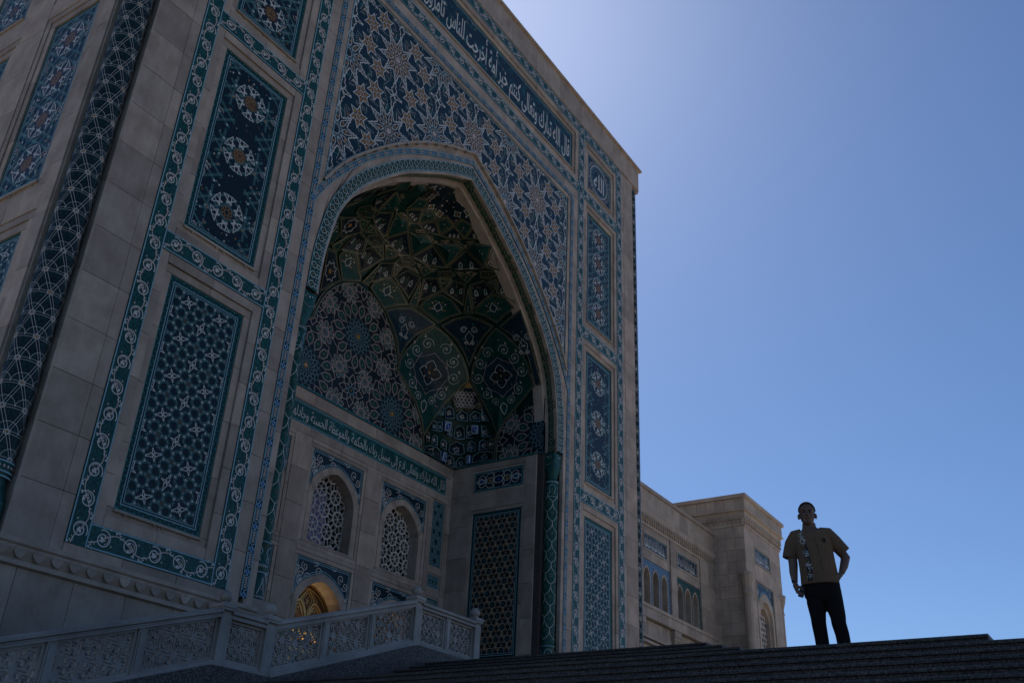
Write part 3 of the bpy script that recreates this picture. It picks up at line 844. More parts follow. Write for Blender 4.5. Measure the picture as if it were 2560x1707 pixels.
def dotrow(P, p, q, m='white'):
    P.line([p, q], .15, 'teal', lay=0); P.line([p, q], .10, 'navy', lay=1); P.dots(p, q, .062, .021, m, 3, 4)
P = Pat()
DX, DZ = 2.21, 1.505
for i in range(-4, 5):
    for j in range(-6, 3):
        x, z = i * DX, 23.12 + j * DZ
        if (i + j) % 2 == 0:
            star10(P, x, z, 1.0, j % 2 == 0)
            for k in range(10):
                a = PI / 2 + PI / 10 + k * PI / 5; r = 1.10
                dotrow(P, (x + r * math.cos(a) - .13 * math.sin(a), z + r * math.sin(a) + .13 * math.cos(a)), (x + r * math.cos(a) + .13 * math.sin(a), z + r * math.sin(a) - .13 * math.cos(a)))
        else:
            flower4(P, x, z, .52, PI / 2, 'white', .032)
            for k in range(4): P.dot(x + .24 * math.cos(PI / 2 * k), z + .24 * math.sin(PI / 2 * k), .085, 'brown', 6, 1)
            for sx in (-1, 1):
                for sz in (-1, 1):
                    fx, fz = x + sx * .83, z + sz * .46
                    flower6(P, fx, fz, .42)
                    for k in range(6):
                        a = PI / 3 * k; a2 = a + PI / 3; r = .54
                        if k % 2 == (0 if sx * sz > 0 else 1):
                            dotrow(P, (fx + r * math.cos(a + .12), fz + r * math.sin(a + .12)), (fx + r * math.cos(a2 - .12), fz + r * math.sin(a2 - .12)))
                    P.dot(x + sx * .40, z + sz * .66, .10, 'brown', 6, 1); P.dot(x + sx * .40, z + sz * .66, .05, 'pink', 6, 2)
                    dotrow(P, (x + sx * .22, z + sz * .52), (x + sx * .30, z + sz * .90))
                    dotrow(P, (x + sx * .55, z + sz * .55), (x + sx * .45, z + sz * .92))
            P.line([(x - .3, z + .75), (x, z + .62), (x + .3, z + .75)], .03, 'turq'); P.line([(x - .3, z - .75), (x, z - .62), (x + .3, z - .75)], .03, 'turq')
P.emit(lambda a, c, h: F0(a, c, -.05 + h), 'tile_pattern', spand, in_spandrel)
q = Pat(); q.line([(6.70, 16.7), (6.70, 24.66), (-6.70, 24.66), (-6.70, 16.7)], .035, 'sky', lay=4); q.line([(x, z + .03) for x, z in Ls[1:]] , .035, 'sky', lay=4); q.line([(-x, z + .03) for x, z in Ls[1:]], .035, 'sky', lay=4)
q.emit(lambda a, c, h: F0(a, c, -.05 + h), 'tile_border', spand)

# --- calligraphy
FORMS = {}
_seq = [('\u0622', 2), ('\u0623', 2), ('\u0624', 2), ('\u0625', 2), ('\u0626', 4), ('\u0627', 2), ('\u0628', 4), ('\u0629', 2), ('\u062A', 4), ('\u062B', 4), ('\u062C', 4), ('\u062D', 4), ('\u062E', 4), ('\u062F', 2), ('\u0630', 2), ('\u0631', 2), ('\u0632', 2), ('\u0633', 4), ('\u0634', 4), ('\u0635', 4), ('\u0636', 4), ('\u0637', 4), ('\u0638', 4), ('\u0639', 4), ('\u063A', 4), ('\u0641', 4), ('\u0642', 4), ('\u0643', 4), ('\u0644', 4), ('\u0645', 4), ('\u0646', 4), ('\u0647', 4), ('\u0648', 2), ('\u0649', 2), ('\u064A', 4)]
_c = 0xFE81
for ch, n_ in _seq:
    FORMS[ch] = [chr(_c + k) for k in range(n_)]; _c += n_
def shape_arabic(s):
    out = []
    for wd in s.split(' '):
        r = []
        for i, ch in enumerate(wd):
            f = FORMS[ch]
            prev = i > 0 and len(FORMS[wd[i - 1]]) == 4; nxt = len(f) == 4 and i < len(wd) - 1
            r.append(f[3] if prev and nxt else f[1] if prev else f[2] if nxt else f[0])
        out.append(''.join(reversed(r)))
    return ' '.join(reversed(out))
def lettering(F, text, a0, a1, b0, b1, parent, mat='white', h=.012, fat=.0):
    cu = bpy.data.curves.new('lettering', 'FONT'); cu.body = shape_arabic(text); cu.resolution_u = 3; cu.offset = fat
    o = bpy.data.objects.new('lettering', cu); COL.objects.link(o); bpy.context.view_layer.update()
    me = bpy.data.meshes.new_from_object(o.evaluated_get(bpy.context.evaluated_depsgraph_get())); bpy.data.objects.remove(o)
    n = len(me.vertices); co = np.empty(n * 3, 'f'); me.vertices.foreach_get('co', co); co = co.reshape(-1, 3)
    mn, mx = co.min(0), co.max(0)
    out = np.empty_like(co)
    A = a0 + (co[:, 0] - mn[0]) / (mx[0] - mn[0]) * (a1 - a0); B = b0 + np.power((co[:, 1] - mn[1]) / (mx[1] - mn[1]), 1.25) * (b1 - b0)
    for k in range(3): out[:, k] = F.o[k] + F.ex[k] * A + F.ey[k] * B + F.n[k] * h
    me.vertices.foreach_set('co', out.ravel()); me.materials.clear(); me.materials.append(M[mat]); me.update()
    lo = bpy.data.objects.new('lettering', me); COL.objects.link(lo); attach(lo, parent); lo['kind'] = 'stuff'
    return lo
def vine_ground(W, H, dens=9, m1='turq', m2='gold'):
    P = Pat(); r = random.Random(int(W * 100))
    for k in range(int(W * H * dens)):
        x, y = r.uniform(0, W), r.uniform(0, H)
        P.line(spiral(x, y, r.uniform(.10, .2), .02, r.uniform(0, 6), r.choice((-1.2, 1.2)), 9), .018, m1, lay=1)
        leaf(P, x + .08, y, r.uniform(0, 6), .09, .05, m1, 1)
        if k % 4 == 0: P.dot(x, y, .045, m2, 5, 1)
    return P
o = tile_panel(F0, -7.1, 7.1, 26.5, 28.42, vine_ground(14.2, 1.92), 'navy', bw=.12, name='inscription_panel', border='night')
o['label'] = 'long blue tile band with white calligraphy above the arch'
frame_slabs(F0, -7.1, 7.1, 26.5, 28.42, .2, -.14, -.055, portal, 1.7)
for a, c in ((-7.59, -7.3), (7.3, 7.59)):
    for y0, y1 in zip(splits(26.03, 28.9, 1.)[:-1], splits(26.03, 28.9, 1.)[1:]): slab(F0, a, c, y0, y1, -.14, 0, portal, 'pier_slab')
course(F0, -7.3, 7.3, 26.03, 26.3, 1.6, .5, -.14, 0, portal, 'pier_slab'); course(F0, -7.3, 7.3, 28.62, 28.9, 1.6, .5, -.14, 0, portal, 'pier_slab')
Fi = Frame(F0(0, 0, -.10), F0.ex, F0.ey, F0.n)
lettering(Fi, 'قال الله تبارك وتعالى كنتم خير أمة أخرجت للناس تأمرون بالمعروف وتنهون', -6.85, 6.9, 26.62, 28.30, o, fat=.012)
for mo, a0 in ((MED_R, 8.52), (MED_L, -10.72)):
    lettering(Fi, 'الله', a0 + .62, a0 + 1.58, 26.98, 27.88, mo, fat=.02)
# --- corner columns in their notches
def wrap_pattern(P, cx, cy, r, z0, name, parent, maxseg=.07):
    G = lambda s, z, h: (cx + (r + h) * math.cos(s / r), cy + (r + h) * math.sin(s / r), z0 + z)
    return P.emit(G, name, parent, maxseg=maxseg)
def big_column(cx, cy, r, z0, z1):
    b_ = MB(); b_.lathe((cx, cy, 0), [(r, z0 + 1.3), (r, z1)], 32); o = b_.build('corner_column', ['teal_d'], portal, True)
    o['label'] = 'tall round corner column with a net of star tiles'
    P = Pat(); per = 2 * PI * r; nx = 5; dx = per / nx; H = z1 - z0 - 1.3; dz = dx * 1.18
    for i in range(nx):
        for j in range(-1, int(H / dz) + 2):
            x, z = (i + .5 * (j % 2)) * dx, j * dz
            if z > H - .05 or z < 0: continue
            P.dot(x, z, .052, 'gold', 8, 3); P.line(circ(x, z, .056, 8), .012, 'white', True)
            for k in range(6):
                tx, tz = ((.5 * dx, dz), (-.5 * dx, dz), (dx, 0))[k % 3] if k < 3 else ((0, 2 * dz), (1.5 * dx, dz), (-1.5 * dx, dz))[k - 3]
                L = math.hypot(tx, tz); nx_, nz_ = -tz / L * .026, tx / L * .026
                f = min(1, (H - z) / tz) if tz > 0 else 1
                if f < .2: continue
                if k < 3:
                    for sg in (-1, 1): P.line([(x + nx_ * sg, z + nz_ * sg), (x + tx * f + nx_ * sg, z + tz * f + nz_ * sg)], .0075, 'white', lay=3)
                    P.line([(x, z), (x + tx * f, z + tz * f)], .026, 'night', lay=2)
            for rr in (.62, .8):
                if z + rr * dx < H and z - rr * dx > 0: P.line(circ(x, z, rr * dx, 14), .022, 'night', True, 1)
            if z + dx * .5 < H: P.line(circ(x, z, dx * .5, 12, 0, PI), .008, 'white', False, 3)
    wrap_pattern(P, cx, cy, r, z0 + 1.3, 'tile_pattern', o)
    b_ = MB(); b_.lathe((cx, cy, z0), [(r * 1.15, 0), (r * 1.2, .25), (r * 1.18, .5), (r * .95, .8), (r * .9, .98), (r * 1.06, 1.06), (r * 1.06, 1.27), (r, 1.3)], 32)
    bo = b_.build('column_base', ['teal'], o, True)
    P = Pat()
    for zz in (.05, .98, 1.07, 1.26): P.line([(per * k / 24, zz) for k in range(25)], .03, 'sky')
    for k in range(24): P.dot((k + .5) * per / 24, 1.17, .03, 'pink', 4)
    wrap_pattern(P, cx, cy, r * 1.075, z0, 'tile_pattern', bo)
    return o
for cx in (8.78, 35.12):
    big_column(cx, 17.36, .335, 4.70, 29.3)
for sx, x0, x1 in ((-1, 8.45, 9.13), (1, 34.77, 35.45)):
    b = MB(); b.box((x0, 17.66, 4.67), (x1, 17.75, 29.4)); b.build('notch_lining', ['stone'], portal)
    b = MB(); b.box((x1 - .03, 17.0, 5.0), (x1 + .02, 17.66, 29.4)) if sx < 0 else b.box((x0 - .02, 17.0, 5.0), (x0 + .03, 17.66, 29.4)); b.build('notch_lining', ['stone'], portal)
    b = MB(); b.box((x0 - .02, 16.99, 4.2), (x1 + .02, 17.655, 4.69)); b.build('column_pedestal', ['stone'], portal)
# --- left flank with its tall panels
def big_flank(F, y0=17.70, y1=31.):
    for (z0, z1), (pz0, pz1) in zip(((4.67, 11.9), (11.9, 18.9), (18.9, 29.4)), PAN):
        for (pa, pb) in ((18.55, 20.40), (22.4, 24.3)):
            P = pat_stars(pb - pa, pz1 - pz0, 4, 1.3) if pz0 > 12 else pat_flowers(pb - pa, pz1 - pz0)
            tile_panel(F, pa, pb, pz0, pz1, P, 'night', h=-.10, bw=.12)
            frame_slabs(F, pa, pb, pz0, pz1, .22, -.14, -.05, portal, 1.6)
            frame_slabs(F, pa - .22, pb + .22, pz0 - .22, pz1 + .22, .2, -.14, -.02, portal, 1.9)
    course(F, y0, 18.13, 4.67, 29.4, 1., 1.4, -.1, 0, portal, 'flank_slab', 'stone')
    course(F, 20.82, 21.98, 4.67, 29.4, 1.2, 1.4, -.1, 0, portal, 'flank_slab', 'stone')
    course(F, 24.72, y1, 4.67, 29.4, 2.2, 1.4, -.1, 0, portal, 'flank_slab', 'stone')
    for pa, pb in ((18.13, 20.82), (21.98, 24.72)):
        for z0, z1 in ((4.67, 5.39), (11.75, 12.26), (18.68, 19.22), (25.54, 29.4)): course(F, pa, pb, z0, z1, 1.4, 1.3, -.1, 0, portal, 'flank_slab', 'stone')
big_flank(FS)
b = MB(); b.box((35.40, 17.7, GZ), (35.5, 31, 29.4)); b.build('flank_wall', ['stone'], portal)
# --- dado: plinth slabs and carved cornice
corn = MB()
prof = [(.0, 4.66), (.16, 4.66), (.16, 4.58), (.12, 4.545), (.12, 4.50), (.04, 4.33), (.09, 4.30), (.09, 4.22), (.0, 4.19)]
corns = []
for x0, x1 in ((-13.55, -6.72), (6.72, 13.55)):
    corn = MB(); corn.grid([[F0(x0, z, h) for h, z in prof], [F0(x1, z, h) for h, z in prof]])
    for x in (x0, x1): corn.poly([F0(x, z, h) for h, z in prof])
    corns.append(corn.build('cornice', ['stone'], portal))
corn = MB(); corn.grid([[FS(y, z, h) for h, z in prof] for y in (16.84, 31)]); corn.build('cornice', ['stone'], portal)
_d = MB()
_d.prism(Frame((0, 0, 0), (1, 0, 0), (0, 0, 1), (0, -1, 0)), [(-.12, .0), (-.12, -.09), (-.05, -.17), (0, -.19), (.05, -.17), (.12, -.09), (.12, 0), (.06, .0), (0, -.06), (-.06, 0)], 0, .05)
dent_me = _d.mesh('dentil', ['stone'])
for (x0, x1), co_ in zip(((-13.4, -6.8), (6.8, 13.4)), corns):
    for k in range(int((x1 - x0) / .375)):
        o = bpy.data.objects.new('dentil', dent_me); COL.objects.link(o); o.parent = co_
        o.location = F0(x0 + (k + .5) * .375, 4.52, .075)
for x0, x1 in ((-13.55, -6.5), (6.5, 13.55)):
    xs = splits(x0, x1, 1.18)
    for a, c in zip(xs[:-1], xs[1:]): slab(F0, a, c, 1.5, 4.20, -.14, .0, portal, 'plinth_slab', 'stone'); slab(F0, a, c, GZ, 1.5, -.14, .0, portal, 'plinth_slab', 'stone')
for a, c in zip(splits(17.0, 31, 1.2)[:-1], splits(17.0, 31, 1.2)[1:]): slab(FS, a, c, GZ, 4.2, -.1, .0, portal, 'plinth_slab', 'stone')
# ================================================================== niche: walls, windows, doors
NB, NT = POD, 13.1
b = MB()
b.fbox(FB, -6.3, 6.3, 11.55, 21.5, -.30, -.06)
b.box((XC + 6.21, 17.5, GZ), (XC + 6.5, 21.9, 14.3)); b.box((XC - 6.5, 17.5, GZ), (XC - 6.21, 21.9, 14.3))
b.build('niche_core', ['joint'], portal)
# frieze with calligraphy
course(FB, -6.15, 6.15, 12.62, 12.70, 1.6, .2, -.1, .03, portal, 'wall_slab'); course(FB, -6.15, 6.15, 12.70, 13.05, 1.6, .5, -.1, .0, portal, 'wall_slab')
o = tile_panel(FB, -5.75, 5.75, 11.88, 12.60, vine_ground(11.5, .72, 8, 'turq', 'turq'), 'teal', h=-.02, bw=.04, name='inscription_panel', bar=False, border='teal')
o['label'] = 'teal tile frieze with thin calligraphy inside the niche'
Fi = Frame(FB(0, 0, -.02), FB.ex, FB.ey, FB.n)
lettering(Fi, 'قال الله تبارك وتعالى ادع إلى سبيل ربك بالحكمة والموعظة الحسنة وجادلهم بالتي هي أحسن إن ربك هو', -5.6, 5.65, 11.93, 12.56, o, 'white')
for a, c in ((-6.15, -5.75), (5.75, 6.15)): slab(FB, a, c, 11.6, 12.62, -.1, 0, portal, 'wall_slab')
course(FB, -6.15, 6.15, 11.6, 11.88, 1.6, .4, -.1, 0, portal, 'wall_slab')
for s_, F in ((1, FR), (-1, FLn)):
    course(F, 17.75, 18.22, 11.9, 13.05, 1.3, .6, -.05, 0, portal, 'wall_slab'); course(F, 20.58, 21.5, 11.9, 13.05, 1.3, .6, -.05, 0, portal, 'wall_slab'); slab(F, 18.22, 20.58, 12.83, 13.05, -.05, 0, portal, 'wall_slab')
# pointed arch outline for windows and doors
def pointed(w_, z0, zs, za, n=8):
    """half outline from (w,z0) up to the apex"""
    pts = [(w_, z0)]
    H = za - zs
    for k in range(n + 1):
        a = k / n
        x = w_ * (1 - a ** 1.9) ; z = zs + H * (1 - (1 - a) ** 1.35)
        pts.append((x, z))
    pts[-1] = (0, za)
    return pts
def arch_full(h): return [(-x, z) for x, z in h[:-1]] + [h[-1]] + [(x, z) for x, z in reversed(h[:-1])]
def hex_lattice_pat(W, H, d=.70):
    P = Pat(); r = d * .37
    ro = -.17; cr, sr = math.cos(ro), math.sin(ro)
    for x0_, y0_ in hex_lattice(d, -2 * W, 2 * W, -2 * H, 2 * H, 0, 0):
        x, y = W / 2 + x0_ * cr - y0_ * sr, H / 2 + x0_ * sr + y0_ * cr
        if not (-d < x < W + d and -d < y < H + d): continue
        P.line(ngon(x, y, r, 6, ro + PI / 6), .048, 'lattice', True, 3)
        for k in range(6):
            a = ro + PI / 6 + k * PI / 3
            P.line([(x, y), (x + r * math.cos(a), y + r * math.sin(a))], .026, 'lattice', lay=2)
            a2 = a + .42; a3 = a - .42
            P.line([(x + r * math.cos(a), y + r * math.sin(a)), (x + d * .60 * math.cos(a + .12), y + d * .60 * math.sin(a + .12))], .022, 'lattice', lay=2)
            P.line([(x + r * .86 * math.cos(a + PI / 6), y + r * .86 * math.sin(a + PI / 6)), (x + d * .5 * math.cos(a + PI / 6), y + d * .5 * math.sin(a + PI / 6))], .03, 'lattice', lay=2)
    return P
def tile_spandrel(F, u, hw, z0, z1, ho, parent, h=-.05, rich=True):
    """blue tile corners round a pointed arch: ho = half outline of the arch's outer edge"""
    b_ = MB()
    pts = [p for p in ho if p[1] >= z0 - 1e-6]
    for sg in (1, -1):
        b_.grid([[F(u + sg * x, z, h) for x, z in pts], [F(u + sg * x if z < z1 - .02 else u, z1, h) for x, z in pts]])
        b_.poly([F(u + sg * pts[0][0], z0, h), F(u + sg * hw, z0, h), F(u + sg * hw, z1, h), F(u + sg * pts[0][0], z1, h)]) if hw > pts[0][0] + .01 else None
    o = b_.build('tile_spandrel', ['navy'], parent)
    xs_ = np.array([p[0] for p in pts][::-1]); zs_ = np.array([p[1] for p in pts][::-1])
    ins = lambda a, c: abs(a - u) < hw and z0 < c < z1 and c > np.interp(abs(a - u), xs_, zs_) + .03
    P = Pat(); r = random.Random(5)
    for sg in (1, -1):
        for k in range(16 if rich else 8):
            x, y = u + sg * r.uniform(.1, hw), r.uniform(z0, z1)
            P.line(spiral(x, y, .16, .03, r.uniform(0, 6), r.choice((-1.3, 1.3)), 10), .02, 'white'); leaf(P, x, y, r.uniform(0, 6), .1, .05, 'gold'); P.dot(x + .07, y - .05, .03, 'pink', 5)
    P.emit(lambda a, c, hh: F(a, c, h + hh), 'tile_pattern', o, ins)
    Q = Pat()
    for d in (.03, .085):
        Q.line([(u - hw + d, z0), (u - hw + d, z1 - d), (u + hw - d, z1 - d), (u + hw - d, z0)], .018, 'sky')
        for sg in (1, -1): Q.line([(u + sg * x, z + d * 1.2) for x, z in pts], .018, 'sky')
    Q.emit(lambda a, c, hh: F(a, c, h + hh), 'tile_border', o, rect(u - hw, u + hw, z0, z1))
    return o
def arch_ring(F, u, ho, hi, h0, h1, hin, parent, name='arch_stone', mat='stone', nseg=5):
    """stone ring between two half outlines, with the reveal going in to hin"""
    n = len(ho)
    for sg in (1, -1):
        cuts = [0, 1] + list(range(1 + max(1, (n - 1) // nseg), n - 1, max(1, (n - 1) // nseg))) + [n - 1]
        cuts = sorted(set(cuts))
        for i0, i1 in zip(cuts[:-1], cuts[1:]):
            b_ = MB(); O = [(u + sg * x, z) for x, z in ho[i0:i1 + 1]]; I = [(u + sg * x, z) for x, z in hi[i0:i1 + 1]]
            b_.grid([[F(a, c, h0) for a, c in O], [F(a, c, h1) for a, c in O], [F(a, c, h1) for a, c in I], [F(a, c, hin) for a, c in I]])
            b_.build(name, [mat], parent)
def window_bay(F, u, parent):
    hw = 1.22
    ho = pointed(1.17, 8.36, 9.95, 11.02); hi = pointed(.97, 8.36, 9.75, 10.80)
    win = bpy.data.objects.new('window', MBwin(F, u, hi).mesh('window', ['gloom'])); COL.objects.link(win); attach(win, parent)
    arch_ring(F, u, ho, hi, -.3, -.02, -.50, win)
    tile_spandrel(F, u, hw, 10.15, 11.33, ho, win)
    hl = arch_full(pointed(1.02, 8.36, 9.75, 10.85))
    P = hex_lattice_pat(2.0, 2.6)
    xs_ = np.array([p[0] for p in pointed(1.0, 8.36, 9.75, 10.83)][::-1]); zs_ = np.array([p[1] for p in pointed(1.0, 8.36, 9.75, 10.83)][::-1])
    ins = lambda a, c: abs(a - 1.0) < .97 and 0 < c < np.interp(abs(a - 1.0), xs_, zs_) - 8.36
    P.emit(lambda a, c, h: F(u - 1. + a, 8.36 + c, -.42 + h), 'lattice', win, ins, kind=None, depth=.05)
    b_ = MB(); b_.fbox(F, u - 1.2, u + 1.2, 8.28, 8.36, -.5, -.0); b_.build('sill', ['stone'], win)
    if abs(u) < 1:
        b_ = MB(); b_.fbox(F, u - .98, u + .22, 8.4, 10.3, -.60, -.57); b_.build('painted_reflection', ['lilac'], win)  # pane painted lilac to stand for sky reflected in part of the glass
    # sunk frame round the bay
    frame_slabs(F, u - hw, u + hw, 8.28, 11.33, .14, -.14, -.012, parent, 1.6)
    for sg in (-1, 1):
        x0, x1 = sorted((u + sg * 1.17, u + sg * hw)); slab(F, x0, x1, 8.36, 10.15, -.3, -.03, parent, 'frame_slab')
    return win
def MBwin(F, u, hi):
    b_ = MB(); b_.poly([F(u + x, z, -.62) for x, z in arch_full(pointed(1.0, 8.3, 9.75, 10.85))]); return b_
BAYS = (-3.51, -.05, 3.45)
for u in BAYS: window_bay(FB, u, portal)
def door_bay(F, u, parent):
    hw = 1.22
    ho = pointed(1.20, POD, 6.5, 7.50); hi = pointed(1.0, POD, 6.35, 7.28)
    door = bpy.data.objects.new('door', None); COL.objects.link(door); attach(door, parent); WORLD[door.name] = Matrix.Identity(4)
    arch_ring(F, u, ho, hi, -.3, -.02, -.55, door)
    tile_spandrel(F, u, hw, 6.66, 7.85, ho, door)
    frame_slabs(F, u - hw, u + hw, POD + .2, 7.85, .14, -.14, -.012, parent, 1.6)
    for sg in (-1, 1):
        x0, x1 = sorted((u + sg * 1.20, u + sg * hw)); slab(F, x0, x1, POD, 6.66, -.3, -.03, parent, 'frame_slab')
    # gilded tympanum in the arch head
    hl = pointed(1.0, 5.80, 6.35, 7.28); b_ = MB(); b_.poly([F(u + x, z, -.60) for x, z in arch_full(hl)])
    ty = b_.build('tympanum', ['wood'], door); ty['label'] = 'gilded carved arch head above the door'
    P = Pat()
    def sub(cx, z0, w_, zs, za, dx=0):
        h_ = arch_full(pointed(w_, z0, zs, za)); h_ = [(cx + x + dx * (z - z0), z) for x, z in h_]
        for k, (s2, wd, mm) in enumerate(((1, .055, 'goldmetal'), (.86, .02, 'wood'), (.76, .03, 'goldmetal'))):
            mx, mz = cx + dx * .4, (z0 + za) / 2
            P.line([(mx + (x - mx) * s2, mz + (z - mz) * s2) for x, z in h_], wd, mm, True, 6 + 7 * (2 - k))
        r = random.Random(3)
        P.fill([(mx + (x - mx) * .7, mz + (z - mz) * .7) for x, z in h_], 'wood', 2)
        for k in range(60):
            x, z = r.uniform(-w_, w_) * .62, r.uniform(z0, za); 
            f = 1 - max(0, (z - zs) / (za - zs)) if z > zs else 1
            if abs(x) < w_ * .6 * f and z0 + .1 < z < za - .16: P.dot(cx + x + dx * (z - z0), z, .02, 'goldmetal', 4, 5, r.uniform(0, 2))
    sub(-.46, 5.86, .40, 6.0, 6.72, .14); sub(.46, 5.86, .40, 6.0, 6.72, -.14)
    P.line([(0, 6.25), (-.30, 6.78), (0, 7.12), (.30, 6.78), (0, 6.25)], .05, 'goldmetal', lay=14); P.line([(0, 6.38), (-.20, 6.78), (0, 7.0), (.20, 6.78), (0, 6.38)], .025, 'goldmetal', lay=10)
    for k in range(14): P.dot(.11 * math.cos(k * 2.4) * (k / 14), 6.74 + .16 * math.sin(k * 2.4) * (k / 14), .022, 'goldmetal', 4, 6)
    for s2, wd in ((.985, .05), (.90, .03)): P.line([(x * s2, 5.8 + (z - 5.8) * s2) for x, z in arch_full(hl)], wd, 'goldmetal', lay=12)
    for dx in (-.07, .07): P.line([(dx, 5.82), (dx, 6.2), (dx * 6.2, 6.78), (dx * 2, 7.1)], .03, 'goldmetal', lay=10)
    for q_ in range(3): P.line([(-.97, 5.825 + q_ * .03), (.97, 5.825 + q_ * .03)], .014, 'goldmetal', lay=9)
    for k in range(40):
        a = arch_full(pointed(.95, 5.80, 6.35, 7.23, 18)); p_ = a[min(len(a) - 1, int(k / 40 * len(a)))]; P.dot(p_[0], p_[1], .018, 'gold', 5, 16)
    P.emit(lambda a, c, h: F(u + a, c, -.60 + h), 'carving', ty, kind=None, depth=.02)
    # door leaves, glass and frame
    b_ = MB()
    b_.fbox(F, u - 1., u + 1., 5.64, 5.80, -.66, -.50)
    for x in (-1.0, -.53, -.06, .41, .88): b_.fbox(F, u + x, u + x + .12, POD, 5.64, -.66, -.56)
    for z in (POD, 4.3, 5.2): b_.fbox(F, u - .9, u + .9, z, z + .10, -.65, -.57)
    b_.build('door_frame', ['goldmetal'], door)
    b_ = MB(); b_.poly([F(u - 1, POD, -.62), F(u + 1, POD, -.62), F(u + 1, 5.7, -.62), F(u - 1, 5.7, -.62)]); b_.build('door_glass', ['glass'], door)
    b_ = MB(); b_.fbox(F, u - .9, u + .9, 5.585, 5.635, -.56, -.53); b_.build('lamp_tube', ['glow'], door)
    return door
for u in BAYS: door_bay(FB, u, portal)
# wall between the bays
for a, c in ((-6.15, -4.87), (-2.15, -1.41), (1.31, 2.09), (4.81, 5.05), (5.85, 6.15)):
    course(FB, a, c, POD, 11.6, 1., 1.12, -.12, 0, portal, 'wall_slab')
for u in BAYS: course(FB, u - 1.36, u + 1.36, 11.47, 11.6, 1.4, .4, -.12, 0, portal, 'wall_slab'); course(FB, u - 1.36, u + 1.36, 7.99, 8.14, 1.4, .4, -.12, 0, portal, 'wall_slab')
b = MB(); b.fbox(FB, -6.2, 6.2, GZ, 11.6, -1.6, -.95); b.build('niche_back', ['gloom'], portal)
# small stacked tile panels near the corner
def small_panel(F, a0, a1, b0, b1, seed, ground='teal', parent=portal):
    W, H = a1 - a0, b1 - b0; P = Pat()
    if seed == 0:
        polys, cs = tiling_4612(.085, 0, W, 0, H, W / 2, .2); hankin(polys, 1.05, P, .014, 'sky')
    else:
        polys = [ngon(x, y, .125, 6, PI / 6) for x, y in hex_lattice(.217, 0, W, 0, H, W / 2, H / 2)]; hankin(polys, 1.0, P, .015, 'white' if seed == 1 else 'sky')
    tile_panel(F, a0, a1, b0, b1, P, ground, parent, h=-.05, bw=.05, bar=False)
    frame_slabs(F, a0, a1, b0, b1, .06, -.12, -.02, parent, 1.6)
small_panel(FB, 5.12, 5.78, 9.14, 11.53, 0, 'teal_d'); small_panel(FB, 5.12, 5.78, 8.36, 8.80, 2); small_panel(FB, 5.12, 5.8, 7.10, 7.97, 1); small_panel(FB, 5.12, 5.8, 6.3, 6.75, 2)
for z0, z1 in ((11.59, 11.6), (8.86, 9.08), (8.03, 8.30), (6.81, 7.04), (POD, 6.24)): slab(FB, 5.05, 5.85, z0, z1, -.12, 0, portal, 'wall_slab')
# right (and left) walls of the niche
def curvy_pat(W, H, d=.46):
    P = Pat()
    for x, y in hex_lattice(d, 0, W, 0, H, W / 2, .23):
        P.fill(ngon(x, y, d * .26, 6, 0), 'teal_d', 1); P.line(ngon(x, y, d * .30, 6, 0), .018, 'pink', True); P.dot(x, y, .022, 'turq', 5)
        for k in range(6):
            a = PI / 6 + k * PI / 3; c, s2 = math.cos(a), math.sin(a)
            P.dot(x + d * .42 * c, y + d * .42 * s2, .024, 'gold', 4, 2, a); P.line(ngon(x + d * .42 * c, y + d * .42 * s2, .045, 4, a), .012, 'gilt', True)
            if k % 2 == 0:
                q = (x + d * .577 * math.cos(a + PI / 6 + PI / 6 - PI / 6), y + d * .577 * math.sin(a + PI / 6 - PI / 6 + PI / 6))
                cx_, cy_ = x + d * .577 * math.cos(a), y + d * .577 * math.sin(a)
                for j in range(3):
                    an = a + PI / 3 + j * 2 * PI / 3
                    P.line([(cx_ + d * .36 * t_ * math.cos(an) + d * .1 * math.sin(PI * t_) * math.cos(an + PI / 2), cy_ + d * .36 * t_ * math.sin(an) + d * .1 * math.sin(PI * t_) * math.sin(an + PI / 2)) for t_ in (0, .25, .5, .75, 1)], .02, 'gilt')
                    P.line([(cx_ + d * .36 * t_ * math.cos(an) - d * .1 * math.sin(PI * t_) * math.cos(an + PI / 2), cy_ + d * .36 * t_ * math.sin(an) - d * .1 * math.sin(PI * t_) * math.sin(an + PI / 2)) for t_ in (0, .25, .5, .75, 1)], .02, 'gilt')
                P.dot(cx_, cy_, .022, 'white', 5)
    return P
